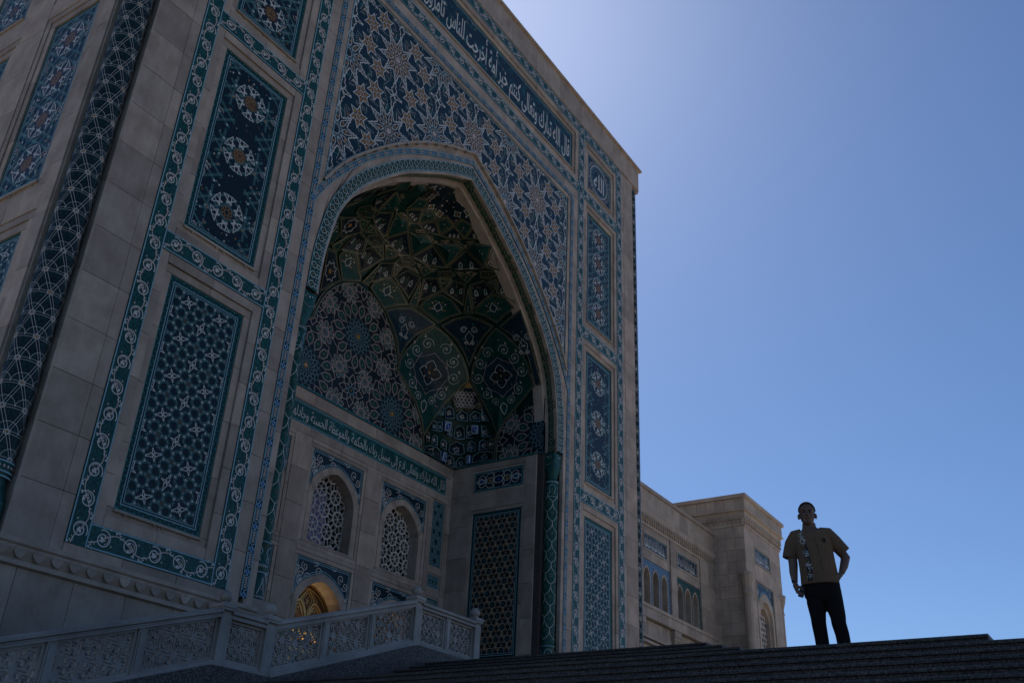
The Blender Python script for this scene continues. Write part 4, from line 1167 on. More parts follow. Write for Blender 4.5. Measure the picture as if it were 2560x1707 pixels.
for F in (FR, FLn):
    tile_panel(F, 18.34, 20.48, 5.92, 11.15, curvy_pat(2.14, 5.23), 'night', h=-.06, bw=.14, bar=False, border='teal_d')
    frame_slabs(F, 18.34, 20.48, 5.92, 11.15, .13, -.12, -.02, portal, 1.5)
    P = Pat(); W, H = 2.18, .77
    for k, (x, r) in enumerate(((.35, .16), (.72, .2), (1.09, .26), (1.46, .2), (1.83, .16))):
        for sg in (-1, 1): P.line(circ(x, H / 2 + sg * r * .45, r, 12), .02, 'white', True)
        P.dot(x, H / 2, .07, 'gold' if k % 2 else 'cobalt', 6, 1)
    P.line([(.1, H / 2), (.3, H / 2 + .12), (.5, H / 2), (.3, H / 2 - .12), (.1, H / 2)], .02, 'white'); P.line([(2.08, H / 2), (1.88, H / 2 + .12), (1.68, H / 2), (1.88, H / 2 - .12), (2.08, H / 2)], .02, 'white')
    tile_panel(F, 18.31, 20.49, 11.98, 12.74, P, 'navy', h=-.03, bw=.05, bar=False, border='night', name='tile_panel')
    frame_slabs(F, 18.31, 20.49, 11.98, 12.74, .085, -.06, -.01, portal, 1.5)
    course(F, 17.75, 18.21, POD, 11.9, 1., 1.2, -.05, 0, portal, 'wall_slab'); course(F, 20.61, 21.5, POD, 11.9, 1., 1.2, -.05, 0, portal, 'wall_slab')
    course(F, 18.21, 20.61, 11.28, 11.9, 1.2, .7, -.05, 0, portal, 'wall_slab'); course(F, 18.21, 20.61, POD, 5.79, 1.2, 1.1, -.05, 0, portal, 'wall_slab')
# niche columns
def niche_column(cx, cy, sg):
    r = .235; b_ = MB(); b_.lathe((cx, cy, 0), [(r, 6.3), (r, 12.02)], 28); o = b_.build('niche_column', ['green'], portal, True)
    o['label'] = 'round teal tiled column carrying the arch of the niche'
    per = 2 * PI * r; P = Pat(); n = 4; dx = per / n; dz = .40
    for i in range(n):
        for j in range(int(5.6 / dz / .92) - 1):
            x, z = (i + .5 * (j % 2)) * dx, .15 + j * dz * .92
            pts = [(0, 0), (.20, .08), (.40, .20), (.5, .36), (.5, .5)]
            for s2 in (-1, 1): P.line([(x + s2 * a * dx, z + c * dz * 1.84) for a, c in pts], .013, 'white')
            P.dot(x, z + .27, .018, 'gold', 5); P.dot(x - .04, z + .33, .013, 'pink', 4); P.dot(x + .04, z + .33, .013, 'pink', 4); P.dot(x, z + .38, .013, 'turq', 4)
    wrap_pattern(P, cx, cy, r, 6.3, 'tile_pattern', o)
    for zz, up in ((12.02, 1), (6.3, -1)):
        b_ = MB(); b_.lathe((cx, cy, zz), [(r, 0), (r * 1.03, up * .05), (r * 1.03, up * .10), (r * .96, up * .12), (r * .96, up * .55), (r * 1.03, up * .58), (r * 1.03, up * .64), (r, up * .66)] if up < 0 else [(r, -.66), (r * 1.03, -.64), (r * 1.03, -.58), (r * .98, -.55), (r * .98, -.12), (r * 1.05, -.08), (r * 1.05, .02), (r * .9, .06)], 28)
        c_ = b_.build('column_collar', ['teal'], o, True)
        P = Pat()
        zb = zz - .66 if up < 0 else zz - .66
        for k in range(4):
            x = (k + .5) * per / 4
            for s2 in (-1, 1):
                P.line([(x, .50), (x + s2 * .09, .46), (x + s2 * .13, .36), (x + s2 * .07, .26), (x + s2 * .11, .14)], .02, 'sky')
            P.dot(x, .34, .022, 'gold', 5)
        for zz2 in (.06, .60): P.line([(per * k / 24, zz2) for k in range(25)], .018, 'sky')
        for k in range(28): P.dot(per * (k + .5) / 28, .63 if up > 0 else .03, .018, 'pink', 4)
        wrap_pattern(P, cx, cy, r * 1.035, zb, 'tile_pattern', c_)
    b_ = MB(); b_.lathe((cx, cy, 4.9), [(r * 1.15, 0), (r * 1.15, .1), (r * 1.2, .35), (r * .98, .55), (r * .88, .66), (r * 1.02, .70), (r * 1.02, .745)], 28)
    bo = b_.build('column_base', ['teal'], o, True)
    P = Pat(); P.line([(per * k / 24, .62) for k in range(25)], .024, 'sky')
    for k in range(30): P.dot(per * (k + .5) / 30, .07, .022, 'pink', 4)
    for k in range(4):
        x = (k + .5) * per / 4
        P.line([(x - .10, .12), (x - .04, .30), (x, .5), (x + .04, .30), (x + .10, .12)], .015, 'white'); P.dot(x, .25, .03, 'gold', 5)
        for j in range(6): P.dot(x + .17 - .012 * j, .16 + .075 * j, .015, 'pink', 4)
    wrap_pattern(P, cx, cy, r * 1.17, 4.9, 'tile_pattern', bo)
    b_ = MB(); rows = []
    for z, k, sq in ((12.10, .80, 0.), (12.22, .90, .1), (12.42, 1.08, .35), (12.62, 1.2, .7), (12.85, 1.25, .9), (13.06, 1.26, 1.)):
        row = []
        for j in range(32):
            a = j * 2 * PI / 32; rr = r * k; q = rr / max(abs(math.cos(a)), abs(math.sin(a))) * .88
            rad = rr * (1 - sq) + q * sq; row.append((cx + rad * math.cos(a), cy + rad * math.sin(a), z))
        rows.append(row)
    b_.grid(rows, closed=True); b_.poly(rows[0][::-1]); cp = b_.build('capital', ['teal'], o, True)
    P = Pat()
    for F, aa in ((Frame((cx, cy - r * 1.115, 0), (1, 0, 0), (0, 0, 1), (0, -1, 0)), 0), (Frame((cx - sg * r * 1.115, cy, 0), (0, 1, 0), (0, 0, 1), (-sg, 0, 0)), 1)):
        P = Pat()
        for d, m_ in ((.40, 'turq'), (.33, 'pink')):
            if m_ == 'pink':
                for j in range(9): P.dot(-.22 + .44 * j / 8, 12.72 - .10 * (1 - (j / 4 - 1) ** 2), .014, 'pink', 4)
        P.dot(0, 12.9, .03, 'white', 5); P.dot(-.1, 12.93, .02, 'white', 4); P.dot(.1, 12.93, .02, 'white', 4); P.dot(.15, 12.86, .016, 'pink', 4); P.dot(-.15, 12.86, .016, 'pink', 4)
        P.emit(F, 'tile_pattern', cp, h=.02)
    b_ = MB(); b_.box((cx - .30, 17.03, GZ), (cx + .30, 17.7, 4.9)); b_.build('column_pedestal', ['stone'], o)
    return o
for sg in (1, -1): niche_column(XC + sg * 6.55, 17.32, sg)
for sg in (1, -1):
    b = MB(); x0, x1 = sorted((XC + sg * 6.15, XC + sg * 6.98)); b.box((x0, 17.75, GZ), (x1, 17.85, 13.1)); b.build('notch_lining', ['stone'], portal)
    b = MB(); x0, x1 = sorted((XC + sg * 6.985, XC + sg * 7.05)); b.box((x0, 17.0, GZ), (x1, 17.75, 13.1)); b.build('notch_lining', ['stone'], portal)
# soffit of the great arch
for sg in (1, -1):
    b = MB(); inn = offset_curve(-.13)
    b.grid([[F0(sg * x, z, 0.) for x, z in C0], [F0(sg * x, z, -.06) for x, z in C0]])
    so = b.build('soffit', ['stone'], portal)
    b = MB(); b.grid([[F0(sg * x, z, -.06) for x, z in C0], [F0(sg * x, z, -.38) for x, z in C0]]); tp = b.build('soffit_tiles', ['green'], so)
    b = MB(); b.grid([[F0(sg * x, z, -.38) for x, z in C0], [F0(sg * x, z, -.50) for x, z in C0], [F0(sg * x, z, -.50) for x, z in inn], [F0(sg * x, z, -.9) for x, z in inn]]); b.build('soffit_edge', ['stone'], so)
    d = np.r_[0, np.cumsum(np.hypot(*np.diff(np.array(C0), axis=0).T))]; CA = np.array(C0); IN = np.array(offset_curve(-.02))
    def G(s, t_, hh):
        x, z = np.interp(s, d, CA[:, 0]), np.interp(s, d, CA[:, 1]); xi, zi = np.interp(s, d, IN[:, 0]), np.interp(s, d, IN[:, 1]); f = min(1, hh / .02)
        return F0(sg * (x + (xi - x) * f), z + (zi - z) * f, -.06 - t_)
    P = Pat(); n = int(d[-1] / .33); st = d[-1] / n
    for k in range(n):
        s_ = (k + .5) * st
        P.line([(s_ - st / 2, .16), (s_, .29), (s_ + st / 2, .16), (s_, .03), (s_ - st / 2, .16)], .014, 'gilt'); P.line(ngon(s_, .16, .055, 4), .012, 'gilt', True); P.dot(s_, .16, .022, 'gold', 5)
    P.line([(0, .01), (d[-1], .01)], .014, 'gilt'); P.line([(0, .31), (d[-1], .31)], .014, 'gilt')
    P.emit(G, 'tile_pattern', tp, maxseg=.15)
# ------------------------------------------------------------------ lunettes with star strapwork
LUN = [(4.15, 13.1), (4.02, 13.9), (3.75, 14.4), (3.29, 14.92), (2.75, 15.3), (2.24, 15.62), (2.18, 16.0), (2.02, 16.45), (1.80, 16.88), (1.48, 17.28), (1.10, 17.64), (.6, 17.93), (0, 18.10)]
def girih(P, x0, x1, y0, y1, cx, cy):
    """sixteen fold rosettes ringed by eight pointed stars"""
    cents = [(cx + 2.22 * i, cy + 2.1 * j) for i in range(-3, 4) for j in range(-3, 4) if (i + j) % 2 == 0]
    st = {}
    for x, y in cents:
        P.dot(x, y, .72, 'night', 16, 0)
        P.dot(x, y, .10, 'gold', 12, 2); P.dot(x, y, .035, 'white', 8, 3)
        for k in range(16):
            a = k * PI / 8; b2 = a + PI / 16
            pt = lambda r, d: (x + r * math.cos(a + d), y + r * math.sin(a + d))
            P.line([pt(.12, 0), pt(.17, .1), pt(.24, 0), pt(.17, -.1), pt(.12, 0)], .009, 'sky')
            for r1, r2, r3, o in ((.24, .32, .42, 0), (.36, .46, .56, PI / 16), (.50, .60, .70, 0)):
                P.line([pt(r1, o), pt(r2, o + PI / 16), pt(r3, o), pt(r2, o - PI / 16), pt(r1, o)], .009, 'sky')
            P.line([pt(.72, 0), pt(.90, .155), pt(1.12, .14), pt(1.27, 0), pt(1.12, -.14), pt(.90, -.155), pt(.72, 0)], .017, 'pink'); P.line([pt(.77, 0), pt(.915, .125), pt(1.11, .115), pt(1.215, 0), pt(1.11, -.115), pt(.915, -.125), pt(.77, 0)], .008, 'pink'); P.fill([pt(.80, 0), pt(.92, .10), pt(1.10, .09), pt(1.18, 0), pt(1.10, -.09), pt(.92, -.10)], 'green', 1)
            P.dot(*pt(1.02, 0), .026, 'pink', 3, 2)
            P.line([pt(1.27, 0), pt(1.40, .07), pt(1.27, PI / 8)], .018, 'pink')
        for k in range(8):
            a = PI / 8 + k * PI / 4; sx, sy = x + 1.64 * math.cos(a), y + 1.64 * math.sin(a)
            if all(math.hypot(sx - q[0], sy - q[1]) > .35 for q in st): st[(sx, sy)] = a
    for (sx, sy), a in st.items():
        P.line(star(sx, sy, .20, .125, 8, a), .020, 'pink', True); P.line(star(sx, sy, .11, .06, 8, a), .012, 'sky', True); P.dot(sx, sy, .032, 'gold', 5, 2)
        for k in range(8):
            b2 = a + PI / 8 + k * PI / 4
            pt = lambda r, d: (sx + r * math.cos(b2 + d), sy + r * math.sin(b2 + d))
            q = [pt(.17, 0), pt(.26, .30), pt(.38, .24), pt(.44, 0), pt(.38, -.24), pt(.26, -.30)]
            if any(math.hypot(pt(.3, 0)[0] - c_[0], pt(.3, 0)[1] - c_[1]) < 1.22 for c_ in cents): continue
            P.line(q, .020, 'pink', True); P.fill([(pt(.31, 0)[0] + (a_ - pt(.31, 0)[0]) * .7, pt(.31, 0)[1] + (c_ - pt(.31, 0)[1]) * .7) for a_, c_ in q], 'green', 1)
            for dd in (-.1, .1): P.dot(*pt(.31, dd), .018, 'sky', 5, 2)
            P.dot(*pt(.36, 0), .018, 'sky', 5, 2)
    for i in range(-3, 4):
        for j in range(-3, 4):
            if (i + j) % 2:
                x, y = cx + 2.22 * i, cy + 2.1 * j
                P.line(star(x, y, .42, .22, 8, PI / 8), .022, 'pink', True); P.line(star(x, y, .20, .11, 8), .016, 'sky', True); P.dot(x, y, .04, 'gold', 5)
                for k in range(8):
                    a = k * PI / 4; P.line([(x + .42 * math.cos(a + PI / 8), y + .42 * math.sin(a + PI / 8)), (x + .62 * math.cos(a), y + .62 * math.sin(a)), (x + .42 * math.cos(a - PI / 8), y + .42 * math.sin(a - PI / 8))], .020, 'pink')
def lunette(F, c, pts, name):
    half = pts; full = arch_full(half) if name == 'b' else None
    P = Pat(); xs_ = np.array([p_[0] for p_ in half][::-1]); zs_ = np.array([p_[1] for p_ in half][::-1])
    b_ = MB()
    for sg in ((1, -1) if name == 'b' else (1,)): b_.grid([[F(c + sg * x, z, .012) for x, z in half], [F(c + sg * x, 13.06, .012) for x, z in half]])
    o = b_.build('lunette_panel', ['night'], portal); o['label'] = 'arched tile panel of pale star strapwork'
    girih(P, -4.3, 4.3, 13, 18.3, 0., 15.95 if name == 'b' else 13.85 + .0)
    ins = lambda a, z: 13.1 < z < np.interp(abs(a), xs_, zs_) - .03 and (name == 'b' or a > .02)
    P.emit(lambda a, z, h: F(c + a, z, .012 + h), 'strapwork', o, ins)
    Q = Pat()
    for sg in ((1, -1) if name == 'b' else (1,)):
        Q.line([(sg * x, z) for x, z in half], .11, 'rib', lay=5); Q.line([(sg * x * .985, 13.1 + (z - 13.1) * .985) for x, z in half], .02, 'gilt', lay=6); Q.line([(sg * (x + .05), z + .03) for x, z in half], .02, 'gilt', lay=6)
    Q.line([(-4.2 if name == 'b' else .0, 13.09), (4.2, 13.09)], .05, 'turq', lay=5)
    Q.emit(lambda a, z, h: F(c + a, z, .012 + h), 'rib_moulding', o)
lunette(FB, 0, LUN, 'b')
SIDE = [(2.1, 13.1), (2.12, 13.9), (1.85, 14.6), (1.45, 15.1), (.8, 15.5), (.15, 15.78), (0., 15.82)]
lunette(FR, 17.45, SIDE, 's'); lunette(FLn, 17.45, SIDE, 's')
# ================================================================== ribbed vault of the niche
ZT = [12.9,14.3,15.1,15.9,17,18.3,19.05,19.4,20.08,20.45,20.85,21.0]
AT = [6.15,6.14,6.03,5.82,5.15,4.1,3.35,2.75,1.85,1.15,.4,0.05]
ZB = [12.9,17.6,18.2,19,19.8,20.4,20.8,21.0]; BT = [4,4,3.85,3.3,2.4,1.5,.7,.15]
ZN = [12.9,13.6,14.5,15.6,17,18.5,21]; NT_ = [30,9,5.5,4.2,3.2,2.6,2]
def vault_pt(z, ang, k=1.0):
    a = float(np.interp(z, ZT, AT)) * k; b_ = float(np.interp(z, ZB, BT)) * k; n_ = float(np.interp(z, ZN, NT_))
    c, s_ = abs(math.cos(ang)), abs(math.sin(ang))
    r = ((c / a) ** n_ + (s_ / b_) ** n_) ** (-1 / n_)
    return (XC + r * math.cos(ang), 17.5 + r * math.sin(ang), z)
def vault_f(P_):
    z = P_[2]
    if z > 20.99: return 2.
    a = float(np.interp(z, ZT, AT)); b_ = float(np.interp(z, ZB, BT)); n_ = float(np.interp(z, ZN, NT_))
    return (abs(P_[0] - XC) / a) ** n_ + (max(0, P_[1] - 17.5) / b_) ** n_
b = MB(); zs = list(np.linspace(13.05, 20.95, 46))
b.grid([[vault_pt(z, PI * k / 72, 1.015 if 0 < k < 72 else 1.015) for k in range(73)] for z in zs])
vault = b.build('vault', ['rib'], portal, True); vault['label'] = 'dark green ribbed vault of the niche, covered with tile facets'
FACETS = [('S',[[0.131,17.5,21.191],[-1.753,17.572,20.131],[-0.926,18.126,20.509],[-0.821,18.538,20.445],[-0.498,18.547,20.55],[-0.208,18.904,20.439],[0.137,18.693,20.549],[0.494,18.853,20.421],[0.69,18.526,20.497],[1.057,18.476,20.366],[1.053,18.06,20.458],[1.407,17.844,20.303],[1.249,17.5,20.481],[0.653,17.5,20.817]]),
('t',[[-0.878,18.609,20.401],[-0.453,18.581,20.548],[-0.241,18.913,20.432],[-0.822,19.142,20.179]]),
('t',[[-0.172,18.948,20.421],[0.174,18.742,20.522],[0.481,18.884,20.41],[0.122,19.355,20.162]]),
('t',[[0.555,18.862,20.404],[0.717,18.557,20.477],[1.072,18.506,20.351],[1.024,19.07,20.152]]),
('t',[[1.077,18.076,20.444],[1.395,17.877,20.306],[1.652,18.379,20.106],[1.116,18.474,20.34]]),
('t',[[1.241,17.5,20.425],[1.768,17.507,20.123],[1.41,17.802,20.304]]),
('n',[[-0.77,19.214,20.154],[-0.214,18.956,20.414],[0.098,19.377,20.148],[-0.068,19.478,20.081],[-0.454,19.422,20.092]]),
('n',[[0.169,19.372,20.149],[0.542,18.932,20.369],[1.06,19.118,20.118],[0.577,19.413,20.079]]),
('n',[[1.115,18.507,20.33],[1.662,18.41,20.095],[1.641,18.515,20.083],[1.405,18.87,20.088],[1.088,19.097,20.118]]),
('n',[[1.431,17.85,20.289],[1.879,17.517,20.058],[1.945,17.653,20.007],[1.692,18.361,20.09]]),
('T',[[-2.232,18.449,19.708],[-1.399,18.992,20.039],[-1.16,19.412,19.929],[-1.808,19.604,19.54]]),
('T',[[-1.038,19.443,19.951],[-0.637,19.543,19.987],[-0.426,19.475,20.061],[0.011,19.738,19.908],[-0.531,20.249,19.467]]),
('T',[[0.147,19.749,19.899],[0.486,19.663,19.932],[0.669,19.444,20.043],[1.133,19.446,19.919],[0.912,20.2,19.451]]),
('T',[[1.225,19.374,19.926],[1.444,19.15,19.947],[1.657,18.832,19.969],[1.927,18.597,19.88],[2.093,19.456,19.464]]),
('T',[[1.991,18.519,19.858],[1.959,18.139,19.954],[2.114,17.725,19.877],[2.218,17.518,19.802],[2.707,18.154,19.406]]),
('T',[[-1.479,17.796,20.268],[-1.003,18.18,20.461],[-1.658,18.404,20.098],[-2.086,17.715,19.898]]),
('t',[[-2.985,17.576,19.263],[-2.596,17.5,19.525],[-1.89,18.273,19.979],[-2.663,18.245,19.429]]),
('N',[[-1.15,19.5,19.884],[-0.581,20.234,19.475],[-0.686,20.275,19.426],[-1.354,20.104,19.409],[-1.729,19.836,19.444],[-1.74,19.629,19.56]]),
('N',[[0.051,19.768,19.888],[0.864,20.238,19.428],[0.528,20.393,19.342],[-0.199,20.383,19.369],[-0.533,20.311,19.413]]),
('N',[[1.181,19.489,19.88],[2.139,19.493,19.422],[1.67,19.991,19.374],[0.965,20.193,19.445]]),
('N',[[2.015,18.586,19.826],[2.747,18.208,19.377],[2.741,18.393,19.363],[2.269,19.399,19.391],[2.141,19.453,19.439]]),
('N',[[2.338,17.541,19.711],[3.028,17.681,19.237],[2.771,18.137,19.369]]),
('N',[[-2.289,18.415,19.673],[-1.878,19.577,19.519],[-2.178,19.416,19.434],[-2.649,18.905,19.332],[-2.513,18.508,19.498]]),
('N',[[-3.316,17.922,19.064],[-2.964,17.53,19.275],[-2.709,18.172,19.403],[-2.862,18.716,19.252]]),
('r',[[-2.779,19.534,19.096],[-2.463,19.329,19.318],[-1.938,19.622,19.465],[-1.785,19.847,19.413],[-2.197,19.947,19.192],[-2.589,19.8,19.088]]),
('r',[[-1.212,20.456,19.188],[-0.806,20.279,19.405],[-0.475,20.37,19.367],[-0.443,20.521,19.237],[-0.754,20.668,19.086],[-1.128,20.602,19.091]]),
('r',[[0.578,20.494,19.252],[0.914,20.273,19.391],[1.197,20.272,19.331],[1.099,20.468,19.202],[0.828,20.639,19.103],[0.536,20.658,19.112]]),
('r',[[2.089,19.812,19.303],[2.316,19.446,19.351],[2.508,19.4,19.273],[2.481,19.625,19.207],[2.266,19.896,19.188]]),
('r',[[2.839,18.403,19.307],[2.978,17.94,19.26],[3.138,17.903,19.168],[3.167,18.197,19.137],[3.023,18.52,19.189]]),
('t',[[-2.158,20.013,19.175],[-1.74,20.013,19.336],[-1.583,20.397,19.141],[-2.021,20.194,19.129]]),
('t',[[-1.499,20.402,19.161],[-1.558,20.099,19.347],[-0.968,20.281,19.374]]),
('t',[[-0.24,20.512,19.253],[0.196,20.414,19.342],[0.418,20.509,19.249],[0.101,20.731,19.061]]),
('n',[[-3.134,19.959,18.614],[-2.337,19.982,19.117],[-1.592,20.447,19.104],[-2.294,20.7,18.56]]),
('N',[[-1.238,20.926,18.693],[-0.692,20.684,19.078],[0.023,20.795,19.004],[-0.531,21.278,18.296]]),
('N',[[-0.023,20.908,18.843],[0.525,20.677,19.097],[0.778,20.963,18.724],[0.129,21.327,18.233]]),
('N',[[1.147,20.588,19.098],[1.779,20.431,19.062],[1.901,21.016,18.388],[0.886,20.943,18.737]]),
('N',[[1.898,20.37,19.064],[2.239,19.986,19.156],[2.684,20.088,18.855],[2.294,20.823,18.438]]),
('N',[[2.653,19.57,19.145],[2.995,19.227,19.075],[3.482,19.626,18.513],[2.766,20.028,18.84]]),
('N',[[3.109,19.097,19.043],[3.173,18.505,19.107],[3.583,18.286,18.783],[3.756,19.314,18.403]]),
('N',[[3.361,17.973,19.027],[3.532,17.5,19.003],[4.05,17.612,18.35],[3.631,18.187,18.746]]),
('A',[[-1.838,21.177,18.22],[-1.786,21.041,18.398],[-1.427,20.964,18.597],[-1.125,20.999,18.621],[-0.33,21.394,18.021],[-1.208,21.475,17.601]]),
('A',[[0.132,21.391,18.034],[0.224,21.288,18.289],[0.408,21.144,18.494],[0.776,20.999,18.674],[1.2,21.004,18.599],[2.037,21.138,18.202],[1.598,21.319,17.984],[1.096,21.469,17.647]]),
('A',[[2.431,20.945,18.256],[2.418,20.739,18.461],[2.528,20.443,18.671],[2.73,20.133,18.79],[3.191,19.877,18.619],[3.677,19.792,18.286],[3.511,20.248,18.157],[3.352,20.655,17.917],[2.776,20.867,18.141]]),
('A',[[3.847,19.36,18.311],[3.754,19.111,18.464],[3.654,18.737,18.646],[3.65,18.268,18.719],[3.872,17.901,18.523],[4.164,17.689,18.22],[4.286,18.213,18.052],[4.383,18.624,17.894],[4.089,19.0,18.166]]),
('t',[[-0.273,21.391,18.034],[0.025,20.911,18.838],[0.049,21.381,18.075]]),
('t',[[2.056,21.118,18.219],[1.886,20.496,18.97],[2.384,20.974,18.247]]),
('t',[[3.699,19.731,18.296],[3.155,19.194,18.971],[3.854,19.409,18.287],[3.773,19.576,18.298]]),
('t',[[2.656,19.255,19.243],[2.682,18.959,19.303],[2.864,18.799,19.237],[2.982,19.119,19.108]]),
('n',[[-2.51,21.037,18.072],[-2.06,21.119,18.217],[-1.282,21.472,17.554],[-1.756,21.453,17.143],[-2.17,21.446,16.675]]),
('B',[[1.159,21.47,17.627],[1.623,21.332,17.934],[2.18,21.108,18.173],[2.732,20.936,18.07],[3.311,20.73,17.866],[2.799,21.264,17.257],[2.472,21.415,16.683],[2.233,21.473,16.057],[2.043,21.461,16.591],[1.689,21.46,17.1]]),
('B',[[3.462,20.599,17.878],[3.618,20.137,18.136],[3.824,19.606,18.237],[4.109,19.186,18.091],[4.414,18.781,17.833],[4.536,19.264,17.583],[4.699,19.742,17.212],[4.921,20.206,16.643],[4.629,20.218,16.997],[4.162,20.322,17.44]]),
('B',[[4.459,18.598,17.807],[4.35,18.078,17.981],[4.262,17.5,18.178],[4.763,17.5,17.602],[5.243,17.5,16.978],[5.928,17.5,15.703],[5.875,17.71,15.689],[5.385,17.743,16.614],[5.035,17.889,17.141],[4.757,18.176,17.477]]),
('t',[[-0.896,19.409,20.011],[-0.743,19.366,20.075],[-0.454,19.422,20.092],[-0.681,19.477,20.02]]),
('t',[[0.217,19.57,20.016],[0.45,19.423,20.091],[0.567,19.456,20.054],[0.373,19.599,19.985]]),
('t',[[0.758,19.439,20.027],[0.916,19.349,20.041],[1.067,19.368,19.984],[0.926,19.489,19.957]]),
('t',[[1.267,19.184,20.007],[1.388,18.994,20.044],[1.471,18.948,20.023],[1.431,19.124,19.965]]),
('t',[[1.532,18.818,20.044],[1.664,18.632,20.034],[1.799,18.601,19.96],[1.697,18.739,19.979]]),
('t',[[1.79,18.39,20.022],[1.886,18.11,20.01],[1.922,18.321,19.948]]),
('t',[[1.951,17.895,19.988],[2.051,17.533,19.928],[2.077,17.77,19.903]]),
('t',[[-1.846,18.62,19.925],[-1.753,18.592,19.992],[-1.43,18.804,20.099],[-1.497,18.863,20.044]]),
('t',[[-0.3,19.51,20.05],[-0.13,19.515,20.055],[-0.103,19.616,19.989]]),
('t',[[1.098,19.355,19.981],[1.207,19.295,19.974],[1.186,19.398,19.927]]),
('t',[[1.836,18.556,19.95],[1.897,18.424,19.943],[1.952,18.545,19.878]]),
('t',[[0.571,20.668,19.102],[0.742,20.66,19.095],[0.71,20.735,19.033]]),
('t',[[1.254,20.228,19.35],[1.408,20.166,19.35],[1.431,20.266,19.275]]),
('t',[[1.705,20.049,19.327],[1.959,19.829,19.35],[1.923,19.993,19.278]]),
('t',[[-0.344,20.436,19.317],[-0.164,20.408,19.347],[-0.214,20.5,19.265]]),
('t',[[0.352,20.446,19.308],[0.615,20.358,19.364],[0.595,20.441,19.295]]),
('t',[[-0.704,20.675,19.085],[-0.366,20.515,19.247],[0.003,20.755,19.04]]),
('t',[[2.437,19.301,19.34],[2.595,19.058,19.326],[2.614,19.227,19.272]]),
('t',[[2.75,18.726,19.312],[2.822,18.582,19.294],[2.868,18.767,19.24]]),
('t',[[3.271,18.383,19.063],[3.277,17.99,19.085],[3.54,18.201,18.834]]),
('t',[[2.267,19.982,19.146],[2.563,19.575,19.186],[2.722,20.056,18.851]]),
('t',[[2.621,18.954,19.337],[2.707,18.733,19.334],[2.714,18.876,19.303]]),
('t',[[2.292,19.925,19.163],[2.613,19.596,19.155],[2.701,20.041,18.877]]),
('t',[[0.558,20.688,19.085],[0.946,20.67,19.062],[0.839,20.943,18.745]]),
('t',[[1.417,20.259,19.283],[1.664,20.007,19.367],[1.909,19.986,19.287],[1.807,20.324,19.123]]),
('t',[[1.069,20.533,19.156],[1.322,20.378,19.223],[1.639,20.395,19.127]]),
('t',[[0.682,20.505,19.232],[1.033,20.343,19.313],[1.044,20.549,19.147]]),
('K',[[3.407,20.716,17.798],[3.795,20.546,17.623],[4.186,20.403,17.337],[4.594,20.299,16.967],[4.922,20.281,16.579],[5.167,20.334,16.219],[5.051,20.809,15.727],[4.777,21.161,15.179],[4.482,21.363,14.481],[4.127,21.485,13.704],[4.106,21.485,13.709],[3.869,21.469,14.235],[3.356,21.462,14.809],[2.703,21.476,15.293],[2.216,21.485,15.586],[2.256,21.471,16.076],[2.511,21.415,16.629],[2.587,21.398,16.7],[2.932,21.195,17.37],[3.291,20.783,17.82]]),
('K',[[4.452,18.726,17.797],[4.67,18.437,17.568],[4.909,18.195,17.29],[5.205,17.951,16.908],[5.502,17.808,16.423],[5.878,17.773,15.678],[6.012,18.447,15.162],[6.065,18.928,14.805],[6.105,19.301,14.467],[6.136,19.532,14.05],[6.035,19.741,14.668],[5.789,20.022,15.351],[5.506,20.214,15.837],[5.168,20.317,16.232],[4.955,20.062,16.708],[4.747,19.631,17.207],[4.581,19.186,17.551]]),
('g',[[5.179,20.365,16.175],[5.377,20.297,15.973],[5.162,20.581,15.969]]),
('q',[[5.172,20.587,15.95],[5.377,20.297,15.973],[5.726,20.118,15.418],[5.623,20.418,15.317],[5.492,20.525,15.433],[5.419,20.706,15.283],[5.262,20.771,15.439],[5.131,20.938,15.299],[4.989,20.959,15.465]]),
('c',[[5.094,20.965,15.29],[5.269,20.775,15.419],[5.431,20.712,15.252],[5.424,20.779,15.142],[5.271,20.936,15.065]]),
('c',[[5.442,20.705,15.243],[5.504,20.531,15.402],[5.659,20.398,15.267],[5.627,20.59,15.063]]),
('c',[[5.666,20.377,15.277],[5.666,20.24,15.432],[5.773,20.065,15.353],[5.828,20.142,15.149]]),
('d',[[4.822,21.18,15.032],[4.961,21.077,15.187],[5.146,20.989,15.146],[5.296,21.01,14.776],[4.965,21.197,14.684]]),
('d',[[5.315,20.954,14.916],[5.416,20.787,15.14],[5.62,20.622,15.018],[5.689,20.662,14.739],[5.386,20.962,14.729]]),
('d',[[5.669,20.573,14.979],[5.716,20.389,15.154],[5.85,20.176,15.043],[5.918,20.226,14.718],[5.732,20.586,14.765]]),
('d',[[4.565,21.313,14.717],[4.757,21.182,15.127],[4.857,21.221,14.766]]),
('d',[[5.812,20.096,15.23],[6.003,19.87,14.729],[5.93,20.157,14.757]]),
('b',[[4.912,21.232,14.599],[5.182,21.117,14.609],[5.302,21.211,14.244],[5.031,21.311,14.232]]),
('b',[[5.81,20.534,14.617],[5.927,20.29,14.591],[6.029,20.336,14.268],[5.93,20.593,14.291]]),
('d',[[4.463,21.441,14.066],[4.464,21.374,14.453],[4.641,21.342,14.444],[4.757,21.396,14.121]]),
('d',[[4.678,21.33,14.456],[4.863,21.258,14.537],[4.99,21.332,14.196],[4.817,21.386,14.118]]),
('d',[[5.519,21.163,14.078],[5.402,21.057,14.442],[5.518,20.907,14.577],[5.67,20.791,14.493],[5.85,20.859,14.096],[5.716,21.031,14.055]]),
('d',[[5.868,20.807,14.141],[5.714,20.695,14.587],[5.81,20.558,14.573],[5.938,20.608,14.249],[6.004,20.536,14.117]]),
('d',[[5.961,20.192,14.584],[6.018,20.013,14.524],[6.123,19.816,14.099],[6.082,20.189,14.141]]),
('d',[[5.193,21.286,14.145],[5.328,21.111,14.425],[5.442,21.192,14.114]]),
